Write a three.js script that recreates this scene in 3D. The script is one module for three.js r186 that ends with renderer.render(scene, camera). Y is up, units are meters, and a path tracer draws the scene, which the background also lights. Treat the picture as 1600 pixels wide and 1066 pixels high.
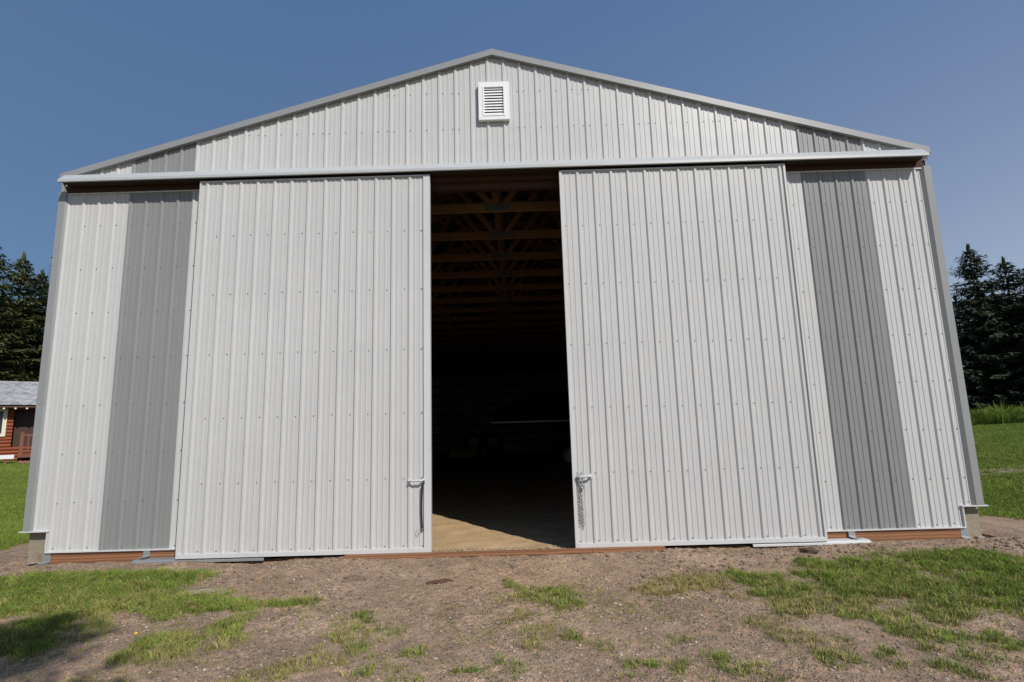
import * as THREE from 'three';
import { mergeGeometries, mergeVertices } from 'three/addons/utils/BufferGeometryUtils.js';
import { ImprovedNoise } from 'three/addons/math/ImprovedNoise.js';
import { RoundedBoxGeometry } from 'three/addons/geometries/RoundedBoxGeometry.js';

// ---------------------------------------------------------------- camera, sky, sun, exposure
const scene = new THREE.Scene();
const camera = new THREE.PerspectiveCamera(64.55, 1024 / 682, 0.05, 1500);
camera.position.set(0.2012, 1.5694, 6.99);
camera.rotation.set(0.157507, 0.004392, -0.028484, 'YXZ');

const SUN = new THREE.Vector3(0.68, 1.05, 1).normalize();
{ // clear summer sky with a little haze, paler towards the horizon and the sun
  const W = 512, H = 256, d = new Float32Array(W * H * 4);
  const zen = [0.036, 0.102, 0.255], hzA = [0.22, 0.385, 0.59], hzB = [0.68, 0.765, 0.86];
  for (let j = 0; j < H; j++) for (let i = 0; i < W; i++) {
    const el = ((j + 0.5) / H - 0.5) * Math.PI, az = ((i + 0.5) / W - 0.5) * 2 * Math.PI;
    const x = Math.cos(el) * Math.cos(az), y = Math.sin(el), z = Math.cos(el) * Math.sin(az);
    const g = Math.min(1, Math.max(0, (x * SUN.x + y * SUN.y + z * SUN.z + 1) / 2));
    const e = Math.max(0, y), t = Math.exp(-e * 3.6), u = Math.min(1, Math.max(0, (g - 0.12) / 0.5)), mx = u * u * (3 - 2 * u);
    const k = (j * W + i) * 4;
    for (let c = 0; c < 3; c++) {
      const hz = hzA[c] + (hzB[c] - hzA[c]) * mx;
      d[k + c] = (zen[c] * (0.9 + 0.5 * g) * (1 - t) + hz * t) + 0.2 * Math.pow(g, 40);
    }
    d[k + 3] = 1;
  }
  const sky = new THREE.DataTexture(d, W, H, THREE.RGBAFormat, THREE.FloatType);
  sky.mapping = THREE.EquirectangularReflectionMapping; sky.magFilter = THREE.LinearFilter; sky.minFilter = THREE.LinearFilter;
  sky.wrapS = THREE.RepeatWrapping; sky.needsUpdate = true;
  scene.background = sky; scene.environment = sky;
}
const sun = new THREE.DirectionalLight(new THREE.Color(1, 0.955, 0.89), 3.95);
sun.position.copy(SUN).multiplyScalar(60); sun.castShadow = true;
sun.shadow.mapSize.set(4096, 4096); sun.shadow.radius = 1.2;
Object.assign(sun.shadow.camera, { left: -50, right: 50, top: 50, bottom: -50, near: 1, far: 160 });
scene.add(sun, sun.target);
const renderer = new THREE.WebGLRenderer({ antialias: true });
renderer.toneMapping = THREE.LinearToneMapping; renderer.toneMappingExposure = 1.0;
renderer.shadowMap.enabled = true; renderer.shadowMap.type = THREE.PCFSoftShadowMap;

// ---------------------------------------------------------------- helpers
let seed = 12345;
const rnd = () => { seed = (seed * 1664525 + 1013904223) >>> 0; return seed / 4294967296; };
const rr = (a, b) => a + (b - a) * rnd();
const NZ = new ImprovedNoise();
const noise = (x, y, z = 0.37) => NZ.noise(x, y, z);
const fbm = (x, y, z = 0.37, o = 4) => { let s = 0, a = 0.5; for (let i = 0; i < o; i++) { s += a * NZ.noise(x, y, z + i * 7.3); x *= 2.03; y *= 2.03; a *= 0.5; } return s; };
const clamp = (v, a = 0, b = 1) => Math.min(b, Math.max(a, v));
const sstep = (a, b, v) => { const t = clamp((v - a) / (b - a)); return t * t * (3 - 2 * t); };
const taken = {};
const numbered = (n) => { const k = taken[n] = (taken[n] ?? -1) + 1; return k ? `${n}_${String(k).padStart(3, '0')}` : n; };
function shade(o) { o.traverse((m) => { if (m.isMesh) { m.castShadow = true; m.receiveShadow = true; } }); return o; }
function mesh(name, geo, mat, parent) { const m = new THREE.Mesh(geo, mat); m.name = name; m.castShadow = m.receiveShadow = true; parent.add(m); return m; }
function thing(name, label, category, pos = [0, 0, 0], turn = 0, group) {
  const o = new THREE.Group(); o.name = numbered(name); o.position.set(...pos); o.rotation.y = turn;
  o.userData = { label, category }; if (group) o.userData.group = group; scene.add(o); return o;
}
function box(x0, x1, y0, y1, z0, z1, uvs = 1) { // uv in metres along the longest side
  const g = new THREE.BoxGeometry(x1 - x0, y1 - y0, z1 - z0); g.translate((x0 + x1) / 2, (y0 + y1) / 2, (z0 + z1) / 2); return boxUV(g, uvs);
}
function boxUV(g, s = 1) {
  const p = g.attributes.position, n = g.attributes.normal, uv = g.attributes.uv;
  g.computeBoundingBox(); const sz = g.boundingBox.getSize(new THREE.Vector3());
  const long = sz.x >= sz.y && sz.x >= sz.z ? 0 : sz.y >= sz.z ? 1 : 2;
  const P = (i, a) => (a === 0 ? p.getX(i) : a === 1 ? p.getY(i) : p.getZ(i));
  for (let i = 0; i < p.count; i++) {
    const na = Math.abs(n.getX(i)) > 0.7 ? 0 : Math.abs(n.getY(i)) > 0.7 ? 1 : 2;
    let a = long, b = [0, 1, 2].find((k) => k !== long && k !== na);
    if (na === long) { a = (long + 1) % 3; b = (long + 2) % 3; }
    uv.setXY(i, P(i, a) * s + sz.x * 0.37, P(i, b) * s + sz.y * 0.71);
  }
  return g;
}
function beam(a, b, w, h) { // a timber from a to b, w along world z, h in the plane
  const A = new THREE.Vector3(...a), B = new THREE.Vector3(...b), L = A.distanceTo(B);
  const g = boxUV(new THREE.BoxGeometry(L, h, w));
  const dir = B.clone().sub(A).normalize(), q = new THREE.Quaternion().setFromUnitVectors(new THREE.Vector3(1, 0, 0), dir);
  g.applyQuaternion(q); g.translate((A.x + B.x) / 2, (A.y + B.y) / 2, (A.z + B.z) / 2); return g;
}
function tex(W, H, fn, srgb = false, rep = 1) { // fn(x, y) -> [r, g, b] in 0..1 (sRGB when srgb)
  const d = new Uint8Array(W * H * 4);
  for (let j = 0; j < H; j++) for (let i = 0; i < W; i++) { const c = fn(i / W, j / H, i, j), k = (j * W + i) * 4; for (let m = 0; m < 3; m++) d[k + m] = clamp(c[m] ?? c[0]) * 255; d[k + 3] = 255; }
  const t = new THREE.DataTexture(d, W, H); t.wrapS = t.wrapT = THREE.RepeatWrapping; t.magFilter = THREE.LinearFilter; t.minFilter = THREE.LinearMipmapLinearFilter; t.generateMipmaps = true;
  if (srgb) t.colorSpace = THREE.SRGBColorSpace; t.repeat.set(rep, rep); t.needsUpdate = true; return t;
}
// noise that tiles over the unit square
const tnoise = (x, y, f, s = 0) => { const a = x * f, b = y * f, u = x, v = y; // blended wrap
  const n = (p, q) => NZ.noise(p + s, q + s * 1.7, 0.5); return (n(a, b) * (1 - u) + n(a - f, b) * u) * (1 - v) + (n(a, b - f) * (1 - u) + n(a - f, b - f) * u) * v; };
const lin = (r, g, b) => new THREE.Color().setRGB(r, g, b);
const std = (c, o = {}) => new THREE.MeshStandardMaterial({ color: c, roughness: 0.7, side: THREE.DoubleSide, ...o });

// ---------------------------------------------------------------- materials
const dustTex = tex(512, 512, (x, y) => { // slight unevenness and dust of factory painted steel
  const v = 0.97 + 0.022 * tnoise(x, y, 5, 3) + 0.014 * tnoise(x, y, 60, 9) + 0.012 * tnoise(x, y, 23, 17); return [v, v, v * 0.995]; }, true, 0.33);
const canTex = tex(256, 256, (x, y) => { const v = 0.5 + 0.5 * tnoise(x, y, 4, 31) + 0.25 * tnoise(x, y, 9, 40); return [v, v, v]; }, false, 0.55);
const mWhite = std(lin(0.57, 0.565, 0.558), { roughness: 0.36, map: dustTex, bumpMap: canTex, bumpScale: 0.0035 });
const mGrey = std(lin(0.262, 0.265, 0.264), { roughness: 0.34, map: dustTex, bumpMap: canTex, bumpScale: 0.0035 });
const mTrimGrey = std(lin(0.29, 0.295, 0.297), { roughness: 0.38, map: dustTex, bumpMap: canTex, bumpScale: 0.002 });
const mTrimWhite = std(lin(0.62, 0.625, 0.625), { roughness: 0.38, map: dustTex, bumpMap: canTex, bumpScale: 0.002 });
const mCover = std(lin(0.47, 0.485, 0.49), { roughness: 0.4, map: dustTex, bumpMap: canTex, bumpScale: 0.002 });
const mGalv = std(lin(0.42, 0.44, 0.45), { roughness: 0.4, metalness: 0.55, map: dustTex });
const mScrew = std(lin(0.27, 0.27, 0.27), { roughness: 0.5, metalness: 0.3 });
const mVinyl = std(lin(0.83, 0.83, 0.82), { roughness: 0.35 });
const mDark = std(lin(0.03, 0.03, 0.03), { roughness: 0.9 });
const woodMap = (seedv, a, b) => tex(512, 256, (x, y) => {
  const g = tnoise(x * 1, y, 3, seedv) * 1.6 + y * 26; let v = 0.5 + 0.28 * Math.sin(g * 2.2 + 2.2 * tnoise(x, y, 6, seedv + 3)) + 0.3 * tnoise(x * 0.2, y, 90, seedv + 9);
  const kx = (x * 3 + seedv) % 1 - 0.5, ky = y - 0.45, kn = Math.exp(-(kx * kx * 500 + ky * ky * 700)); v = clamp(v - kn * 0.7);
  return [0, 1, 2].map((c) => a[c] + (b[c] - a[c]) * v); }, true);
const mTreated = std(0xffffff, { map: woodMap(2.3, [0.43, 0.28, 0.185], [0.66, 0.47, 0.33]), roughness: 0.8 });
mTreated.map.repeat.set(0.7, 3);
const mBoard = std(0xffffff, { map: woodMap(5.1, [0.20, 0.12, 0.075], [0.31, 0.2, 0.125]), roughness: 0.85 }); mBoard.map.repeat.set(0.6, 3);
const mTruss = std(0xffffff, { map: woodMap(8.7, [0.46, 0.345, 0.225], [0.61, 0.47, 0.32]), roughness: 0.85 }); mTruss.map.repeat.set(0.6, 4);
const concTex = tex(512, 512, (x, y) => { const n = tnoise(x, y, 6, 2) * 0.5 + tnoise(x, y, 24, 5) * 0.4 + tnoise(x, y, 90, 8) * 0.35; const m = sstep(0.05, 0.4, tnoise(x, y, 5, 22)); return [0.56 + 0.16 * n - 0.08 * m, 0.52 + 0.16 * n - 0.1 * m, 0.45 + 0.15 * n - 0.12 * m]; }, true);
const concBump = tex(256, 256, (x, y) => { const n = 0.5 + tnoise(x, y, 12, 2) * 0.4 + tnoise(x, y, 50, 5) * 0.4; return [n, n, n]; });
const mConc = std(0xffffff, { map: concTex, bumpMap: concBump, bumpScale: 0.006, roughness: 0.95 });

const mConcPale = std(lin(1.25, 1.22, 1.2), { map: concTex, bumpMap: concBump, bumpScale: 0.005, roughness: 0.95 });

// ---------------------------------------------------------------- ground
const BARN_L = 27.4, HALF = 6.04;
const grassBlobs = [[-4.99,0.89,0.82,0.76,1,0.0],[-4.15,0.9,0.88,0.58,1,0],[-3.56,0.86,0.28,0.43,1,0],[-4.61,1.46,0.54,0.4,0.95,0.1],[-3.82,1.43,0.73,0.37,0.85,0.35],[-3.03,1.6,0.45,0.33,0.9,0.15],[-2.43,1.7,0.43,0.19,0.9,0.1],[-1.98,1.65,0.31,0.13,0.8,0.1],[-1.74,1.65,0.14,0.1,0.6,0.2],[-3.94,2.26,0.31,0.58,0.85,0.1],[-3.58,2.49,0.21,0.29,0.7,0.1],[-3.54,2.04,0.13,0.21,0.35,0.3],[-3.27,2.31,0.17,0.15,0.3,0.4],[-2.7,2.67,0.13,0.18,0.7,0.2],[-2.46,2.57,0.23,0.28,0.65,0.45],[-2.13,2.59,0.18,0.21,0.5,0.4],[-2.21,2.24,0.14,0.17,0.65,0.2],[-2.22,2.76,0.17,0.17,0.5,0.5],[-1.45,3.13,0.22,0.24,0.4,0.75],[-1.29,2.99,0.18,0.18,0.4,0.6],[-1.5,3.28,0.25,0.1,0.45,0.6],[-1.12,2.18,0.09,0.15,0.7,0.1],[-0.93,2.48,0.15,0.17,0.35,0.3],[-1.22,2.52,0.15,0.17,0.4,0.6],[-0.76,2.8,0.1,0.12,0.4,0.2],[-1.11,2.72,0.09,0.1,0.5,0.2],[-0.51,2.87,0.08,0.1,0.45,0.2],[-0.89,3.16,0.09,0.1,0.5,0.1],[-0.53,3.24,0.07,0.08,0.5,0.1],[-0.7,3.12,0.08,0.1,0.45,0.2],[-0.12,3.27,0.05,0.05,0.5,0.1],[0.04,3.07,0.04,0.05,0.6,0],[0.04,3.21,0.05,0.05,0.5,0],[0.11,1.37,0.09,0.15,0.6,0.4],[0.29,1.59,0.24,0.28,0.4,0.4],[0.59,1.62,0.18,0.28,0.6,0.2],[0.62,1.91,0.14,0.18,0.5,0.2],[0.22,2.28,0.1,0.15,0.35,0.7],[0.31,2.57,0.12,0.16,0.3,0.5],[0.55,2.65,0.1,0.15,0.45,0.3],[0.63,2.78,0.09,0.12,0.35,0.3],[0.75,2.88,0.08,0.09,0.4,0.2],[0.92,3.07,0.11,0.08,0.5,0.2],[1.02,3.11,0.06,0.08,0.5,0.1],[1.4,2.77,0.06,0.07,0.5,0.1],[1.2,3.28,0.06,0.08,0.4,0.1],[1.48,3.11,0.12,0.1,0.55,0.2],[1.63,3.26,0.13,0.1,0.55,0.2],[0.87,3.38,0.06,0.05,0.4,0.1],[1.6,1.45,0.27,0.26,0.45,0.9],[1.97,1.44,0.24,0.27,0.5,0.7],[2.09,1.62,0.17,0.25,0.4,0.8],[2.49,1.38,0.27,0.21,0.75,0.1],[2.66,1.67,0.28,0.3,0.75,0.25],[3.33,1.11,0.25,0.36,1,0],[3.38,1.46,0.4,0.49,0.85,0.15],[3.81,1.28,0.36,0.54,0.8,0.1],[3.81,1.72,0.33,0.42,0.75,0.2],[4.61,0.98,0.37,0.44,0.75,0.1],[5.04,1.03,0.42,0.58,1,0],[5.13,1.29,0.29,0.61,1,0],[4.48,1.88,0.36,0.52,1,0],[4.04,1.93,0.26,0.45,0.85,0.1],[3.63,2.32,0.29,0.26,0.6,0.3],[4.22,2.29,0.19,0.28,0.7,0.2],[2.49,2.23,0.3,0.24,0.5,0.55],[2.93,2.1,0.26,0.26,0.55,0.4],[2.95,2.42,0.24,0.2,0.6,0.3],[3.14,2.71,0.22,0.18,0.6,0.2],[3.3,2.96,0.21,0.14,0.5,0.1],[2.1,2.5,0.19,0.18,0.35,0.7],[2.15,2.7,0.18,0.12,0.3,0.5],[2.37,2.9,0.07,0.09,0.5,0.1],[2.27,3.21,0.12,0.13,0.55,0.3],[2.61,3.13,0.07,0.07,0.5,0.1],[2.24,2.89,0.1,0.1,0.3,0.5],[2.93,3.05,0.12,0.13,0.45,0.2],[3.55,2.98,0.1,0.14,0.5,0.2],[3.21,3.27,0.11,0.12,0.5,0.2],[2.6,3.32,0.1,0.11,0.4,0.2],[2.91,3.34,0.11,0.11,0.5,0.2],[1.78,3.45,0.11,0.07,0.4,0.2],[4.29,0.66,0.26,0.27,0.35,0.1],[-2.67,3.19,0.13,0.1,0.2,0.3]];
function footD(x, z) { const dx = Math.max(0, Math.abs(x) - HALF), dz = Math.max(0, z > 0 ? z : -BARN_L - z); return Math.hypot(dx, dz); }
function baseH(x, z) {
  const d = footD(x, z), s = clamp((d - 2) / 18), back = sstep(1, -5, z);
  let h = 1.02 * Math.pow(s, 1.15) * back;
  const front = z > 0 ? sstep(1.6, 0.2, z) : sstep(1.5, 0.3, d);
  h += 0.062 * front;
  h += 0.035 * fbm(x * 0.35, z * 0.35, 2.2) * sstep(0.1, 1.2, d);
  return h;
}
function grassAt(x, z) { // [density, dryness]
  let d = 0, y = 0, w = 1e-4;
  const jx = x + 0.34 * fbm(x * 2.6, z * 2.6, 8.1), jz = z + 0.42 * fbm(x * 2.6, z * 2.6, 3.3);
  if (z > -1.5 && z < 4.2 && Math.abs(x) < 6.5) for (const [cx, cz, rx, rz, den, dry] of grassBlobs) {
    const q = ((jx - cx) / (rx * 1.12)) ** 2 + ((jz - cz) / (rz * 1.12)) ** 2; if (q > 2.2) continue;
    const v = den ** 0.7 * sstep(1.5, 0.3, q); if (v > d) d = v; y += dry * v; w += v;
  }
  // lawn off the pad, and ragged grass where the yard goes on beyond the picture
  const n = fbm(x * 0.6, z * 0.6, 5.7), n2 = fbm(x * 1.7, z * 1.7, 1.9);
  let lawn = 0;
  if (z < 0.6) lawn = Math.max(sstep(7.25, 7.95, Math.abs(x) + n * 1.0 + n2 * 0.5 + (x > 0 ? Math.min(0, -(z + 1.1)) * 0.35 : Math.min(0, -(z + 1.9)) * 0.3)), 0);
  if (z < -BARN_L - 1.2) lawn = 1;
  const yard = Math.max(sstep(5.0, 6.2, Math.abs(x) + n) * sstep(0.55, 1.1, z + n2 * 0.5), 0);
  const back = sstep(3.5, 4.4, z) * sstep(-0.1, 0.25, n + 0.35 * n2 + 0.1);
  if (x > 9.2 && x < 30) { const zz = -6.5 - (x - 11) * 0.12 + 0.2 * n2; const tr = sstep(0.75, 0.3, Math.abs(z - zz)) * sstep(9.2, 10.4, x); lawn *= 1 - 0.9 * tr * sstep(-0.35, 0.1, n2 + 0.1); }
  const o = Math.max(lawn, yard * 0.95, back * 0.8); y += 0.12 * o; w += o; if (Math.abs(x) < 7.2 && z > -1.6 && z < 1) d *= sstep(0.42, 0.7, z + 0.25 * n2);
  return [Math.max(d, o), y / w, lawn];
}
function soilBump(x, z) {
  const d = footD(x, z); if (d <= 0) return 0;
  const near = sstep(11, 4, Math.hypot(x, z - 2));
  let b = 0.016 * fbm(x * 1.6, z * 1.6, 4.4) + near * (0.022 * fbm(x * 5, z * 5, 6.1, 3) + 0.013 * Math.abs(noise(x * 13, z * 13, 2.2)) + 0.006 * noise(x * 34, z * 34, 7.2));
  // turned-over clods along the foot of the wall and beside the right corner
  const clod = sstep(1.1, 0.25, d) * sstep(1.1, 2.0, Math.abs(x)) * near;
  b += clod * (0.045 * Math.max(0, fbm(x * 4.3, z * 4.3, 9.1, 3)) + 0.02 * Math.abs(noise(x * 11, z * 11, 1.2)));
  b += 0.07 * Math.exp(-(((x - 6.1) / 0.55) ** 2 + ((z - 0.45) / 0.3) ** 2)) * (0.7 + 0.6 * fbm(x * 7, z * 7, 3.3, 3));
  // scooped hollow under the left door and a shallow rut in front of the opening
  b -= 0.075 * Math.exp(-(((x + 3.0) / 0.55) ** 2 + ((z - 0.24) / 0.16) ** 2));
  b -= 0.05 * Math.exp(-(((x - 2.9) / 0.7) ** 2 + ((z - 0.22) / 0.12) ** 2));
  b -= 0.02 * Math.exp(-(((x + 0.55) / 0.35) ** 2 + ((z - 1.15) / 0.2) ** 2));
  return b * sstep(0, 0.12, d);
}
function groundH(x, z) { if (footD(x, z) <= 0) return -0.06; return baseH(x, z) + soilBump(x, z); }
{
  const lines = (a, b, step, far) => { const L = []; for (let v = a; v <= b + 1e-6; v += step) L.push(v); let s = step, v = a; const lo = []; while (v > -far) { s *= 1.16; v -= s; lo.push(v); } s = step; v = b; while (v < far) { s *= 1.16; v += s; L.push(v); } return lo.reverse().concat(L); };
  const xs = lines(-7.2, 7.2, 0.03, 420), zs = lines(-1.6, 3.9, 0.025, 420);
  const nx = xs.length, nz = zs.length, P = new Float32Array(nx * nz * 3), U = new Float32Array(nx * nz * 2), C = new Float32Array(nx * nz * 3);
  for (let j = 0; j < nz; j++) for (let i = 0; i < nx; i++) {
    const x = xs[i], z = zs[j], k = j * nx + i; P[k * 3] = x; P[k * 3 + 1] = groundH(x, z); P[k * 3 + 2] = z; U[k * 2] = x; U[k * 2 + 1] = z;
    const [g, dry, lawn] = grassAt(x, z), n = fbm(x * 0.9, z * 0.9, 3.1), n2 = fbm(x * 3.7, z * 3.7, 12.1), pale = sstep(0.0, 0.3, fbm(x * 0.8 + 4, z * 0.8, 20.2) + 0.12 * n2);
    let c = [0.298 + 0.11 * n2 + 0.08 * n, 0.203 + 0.075 * n2 + 0.055 * n, 0.134 + 0.05 * n2 + 0.034 * n];
    c = c.map((v, m) => v + pale * [0.055, 0.043, 0.032][m]);
    // sandier soil worn in front of the opening, a smear of pale concrete left on the pad
    const sandy = Math.exp(-(((x - 0.25) / 0.9) ** 2 + ((z - 1.0) / 0.9) ** 2)); c = c.map((v, m) => v + sandy * [0.09, 0.055, 0.02][m]);
    const slabD = 9 + 0 * ((x + 2.98) / 0.21) ** 2 + ((z - 1.2) / 0.10) ** 2 + 0.8 * n2; if (slabD < 1) c = c.map((v, m) => v + (1 - slabD) * [0.16, 0.15, 0.13][m]);
    const far = clamp(lawn * 1.0), gm = Math.max(far * 0.93, sstep(0.3, 1, g) * 0.45), gn = 0.85 + 0.5 * fbm(x * 0.25, z * 0.25, 7.7) + 0.5 * n2;
    const gc = [0.125 * gn, 0.178 * gn, 0.027 * gn];
    for (let m = 0; m < 3; m++) C[k * 3 + m] = Math.max(0.01, (c[m] * (1 - gm) + gc[m] * gm) / 0.62);
  }
  const I = []; for (let j = 0; j < nz - 1; j++) for (let i = 0; i < nx - 1; i++) { const a = j * nx + i, b = a + 1, c = a + nx, d = c + 1; I.push(a, c, b, b, c, d); }
  const g = new THREE.BufferGeometry(); g.setAttribute('position', new THREE.BufferAttribute(P, 3)); g.setAttribute('uv', new THREE.BufferAttribute(U, 2)); g.setAttribute('color', new THREE.BufferAttribute(C, 3)); g.setIndex(I); g.computeVertexNormals();
  const soil = tex(1024, 1024, (x, y) => { const a = tnoise(x, y, 9, 1), b = tnoise(x, y, 40, 4), c = tnoise(x, y, 130, 6), d = tnoise(x, y, 300, 11);
    let v = 0.77 + 0.12 * a + 0.2 * b + 0.26 * c + 0.24 * d; const w = 0.03 * b; if (d > 0.33) v += 0.14; if (c < -0.3) v -= 0.14; return [v + w, v, v - w]; }, true, 0.55);
  const soilB = tex(1024, 1024, (x, y) => { const v = 0.5 + 0.22 * tnoise(x, y, 60, 4) + 0.3 * tnoise(x, y, 130, 6) + 0.25 * tnoise(x, y, 300, 11); return [v, v, v]; }, false, 0.55);
  const m = new THREE.MeshStandardMaterial({ vertexColors: true, map: soil, bumpMap: soilB, bumpScale: 0.02, roughness: 0.97 });
  const o = mesh('ground', g, m, scene); o.userData = { kind: 'structure', label: 'bare brown soil yard with worn grass around the barn' };
}

// ---------------------------------------------------------------- barn
const barn = thing('barn', 'large white metal-clad pole barn with two grey wall stripes and sliding doors', 'barn');
const S = 0.2286, A3 = 0.02443;
const RX = (i) => { const x = (i - 25.45) * S; return x * (1 - A3 * (x / 6.1) ** 2); };
const SLOPE = 0.284, APEX = 6.885, roofY = (x) => APEX - SLOPE * Math.abs(x);
const PROF = [[0, 0], [0.018, 0.0195], [0.04, 0.0195], [0.06, 0], [0.084, 0], [0.089, 0.0058], [0.103, 0.0058], [0.108, 0], [0.15, 0], [0.155, 0.0058], [0.169, 0.0058], [0.174, 0]];
// ribbed steel sheet; pts = [across, out] list; lo / hi give its edge heights
function sheet(pts, lo, hi, z = 0) {
  const P = [], U = [], I = []; let k = 0;
  for (let i = 0; i < pts.length - 1; i++) {
    const [a, ao] = pts[i], [b, bo] = pts[i + 1]; const ya = lo(a), yb = lo(b), Ya = hi(a), Yb = hi(b);
    if (Ya - ya < 1e-4 && Yb - yb < 1e-4) continue;
    P.push(a, ya, z + ao, b, yb, z + bo, b, Yb, z + bo, a, Ya, z + ao); U.push(a, ya, b, yb, b, Yb, a, Ya); I.push(k, k + 1, k + 2, k, k + 2, k + 3); k += 4;
  }
  const g = new THREE.BufferGeometry(); g.setAttribute('position', new THREE.Float32BufferAttribute(P, 3)); g.setAttribute('uv', new THREE.Float32BufferAttribute(U, 2)); g.setIndex(I); g.computeVertexNormals(); return g;
}
function profile(i0, i1, map = RX, from = -1e9, to = 1e9) { // ribs i0..i1
  let pts = []; for (let i = Math.floor(i0); i < i1; i++) for (const [s, o] of PROF) pts.push([i + s / S, o]);
  pts = pts.filter(([t]) => t >= i0 && t < i1); pts.push([i1, 0]); if (pts[0][0] > i0) pts.unshift([i0, 0]);
  pts = pts.map(([t, o]) => [map(t), o]).filter(([x]) => x >= from && x <= to);
  if (from > -1e8 && pts[0][0] > from + 1e-4) pts.unshift([from, 0]); if (to < 1e8 && pts[pts.length - 1][0] < to - 1e-4) pts.push([to, 0]); return pts;
}
const screwG = (() => { const a = new THREE.CylinderGeometry(0.0085, 0.0095, 0.003, 8), b = new THREE.CylinderGeometry(0.0052, 0.0052, 0.007, 6); b.translate(0, 0.004, 0); const g = mergeGeometries([a, b]); g.rotateX(Math.PI / 2); g.translate(0, 0, 0.0015); return g; })();
function screws(list, parent, mat = mScrew) { if (!list.length) return; const o = mesh('screws', mergeGeometries(list.map(([x, y, z]) => screwG.clone().translate(x, y, z))), mat, parent); o.userData.kind = 'stuff'; }
const jit = () => rr(-0.006, 0.006);

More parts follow.
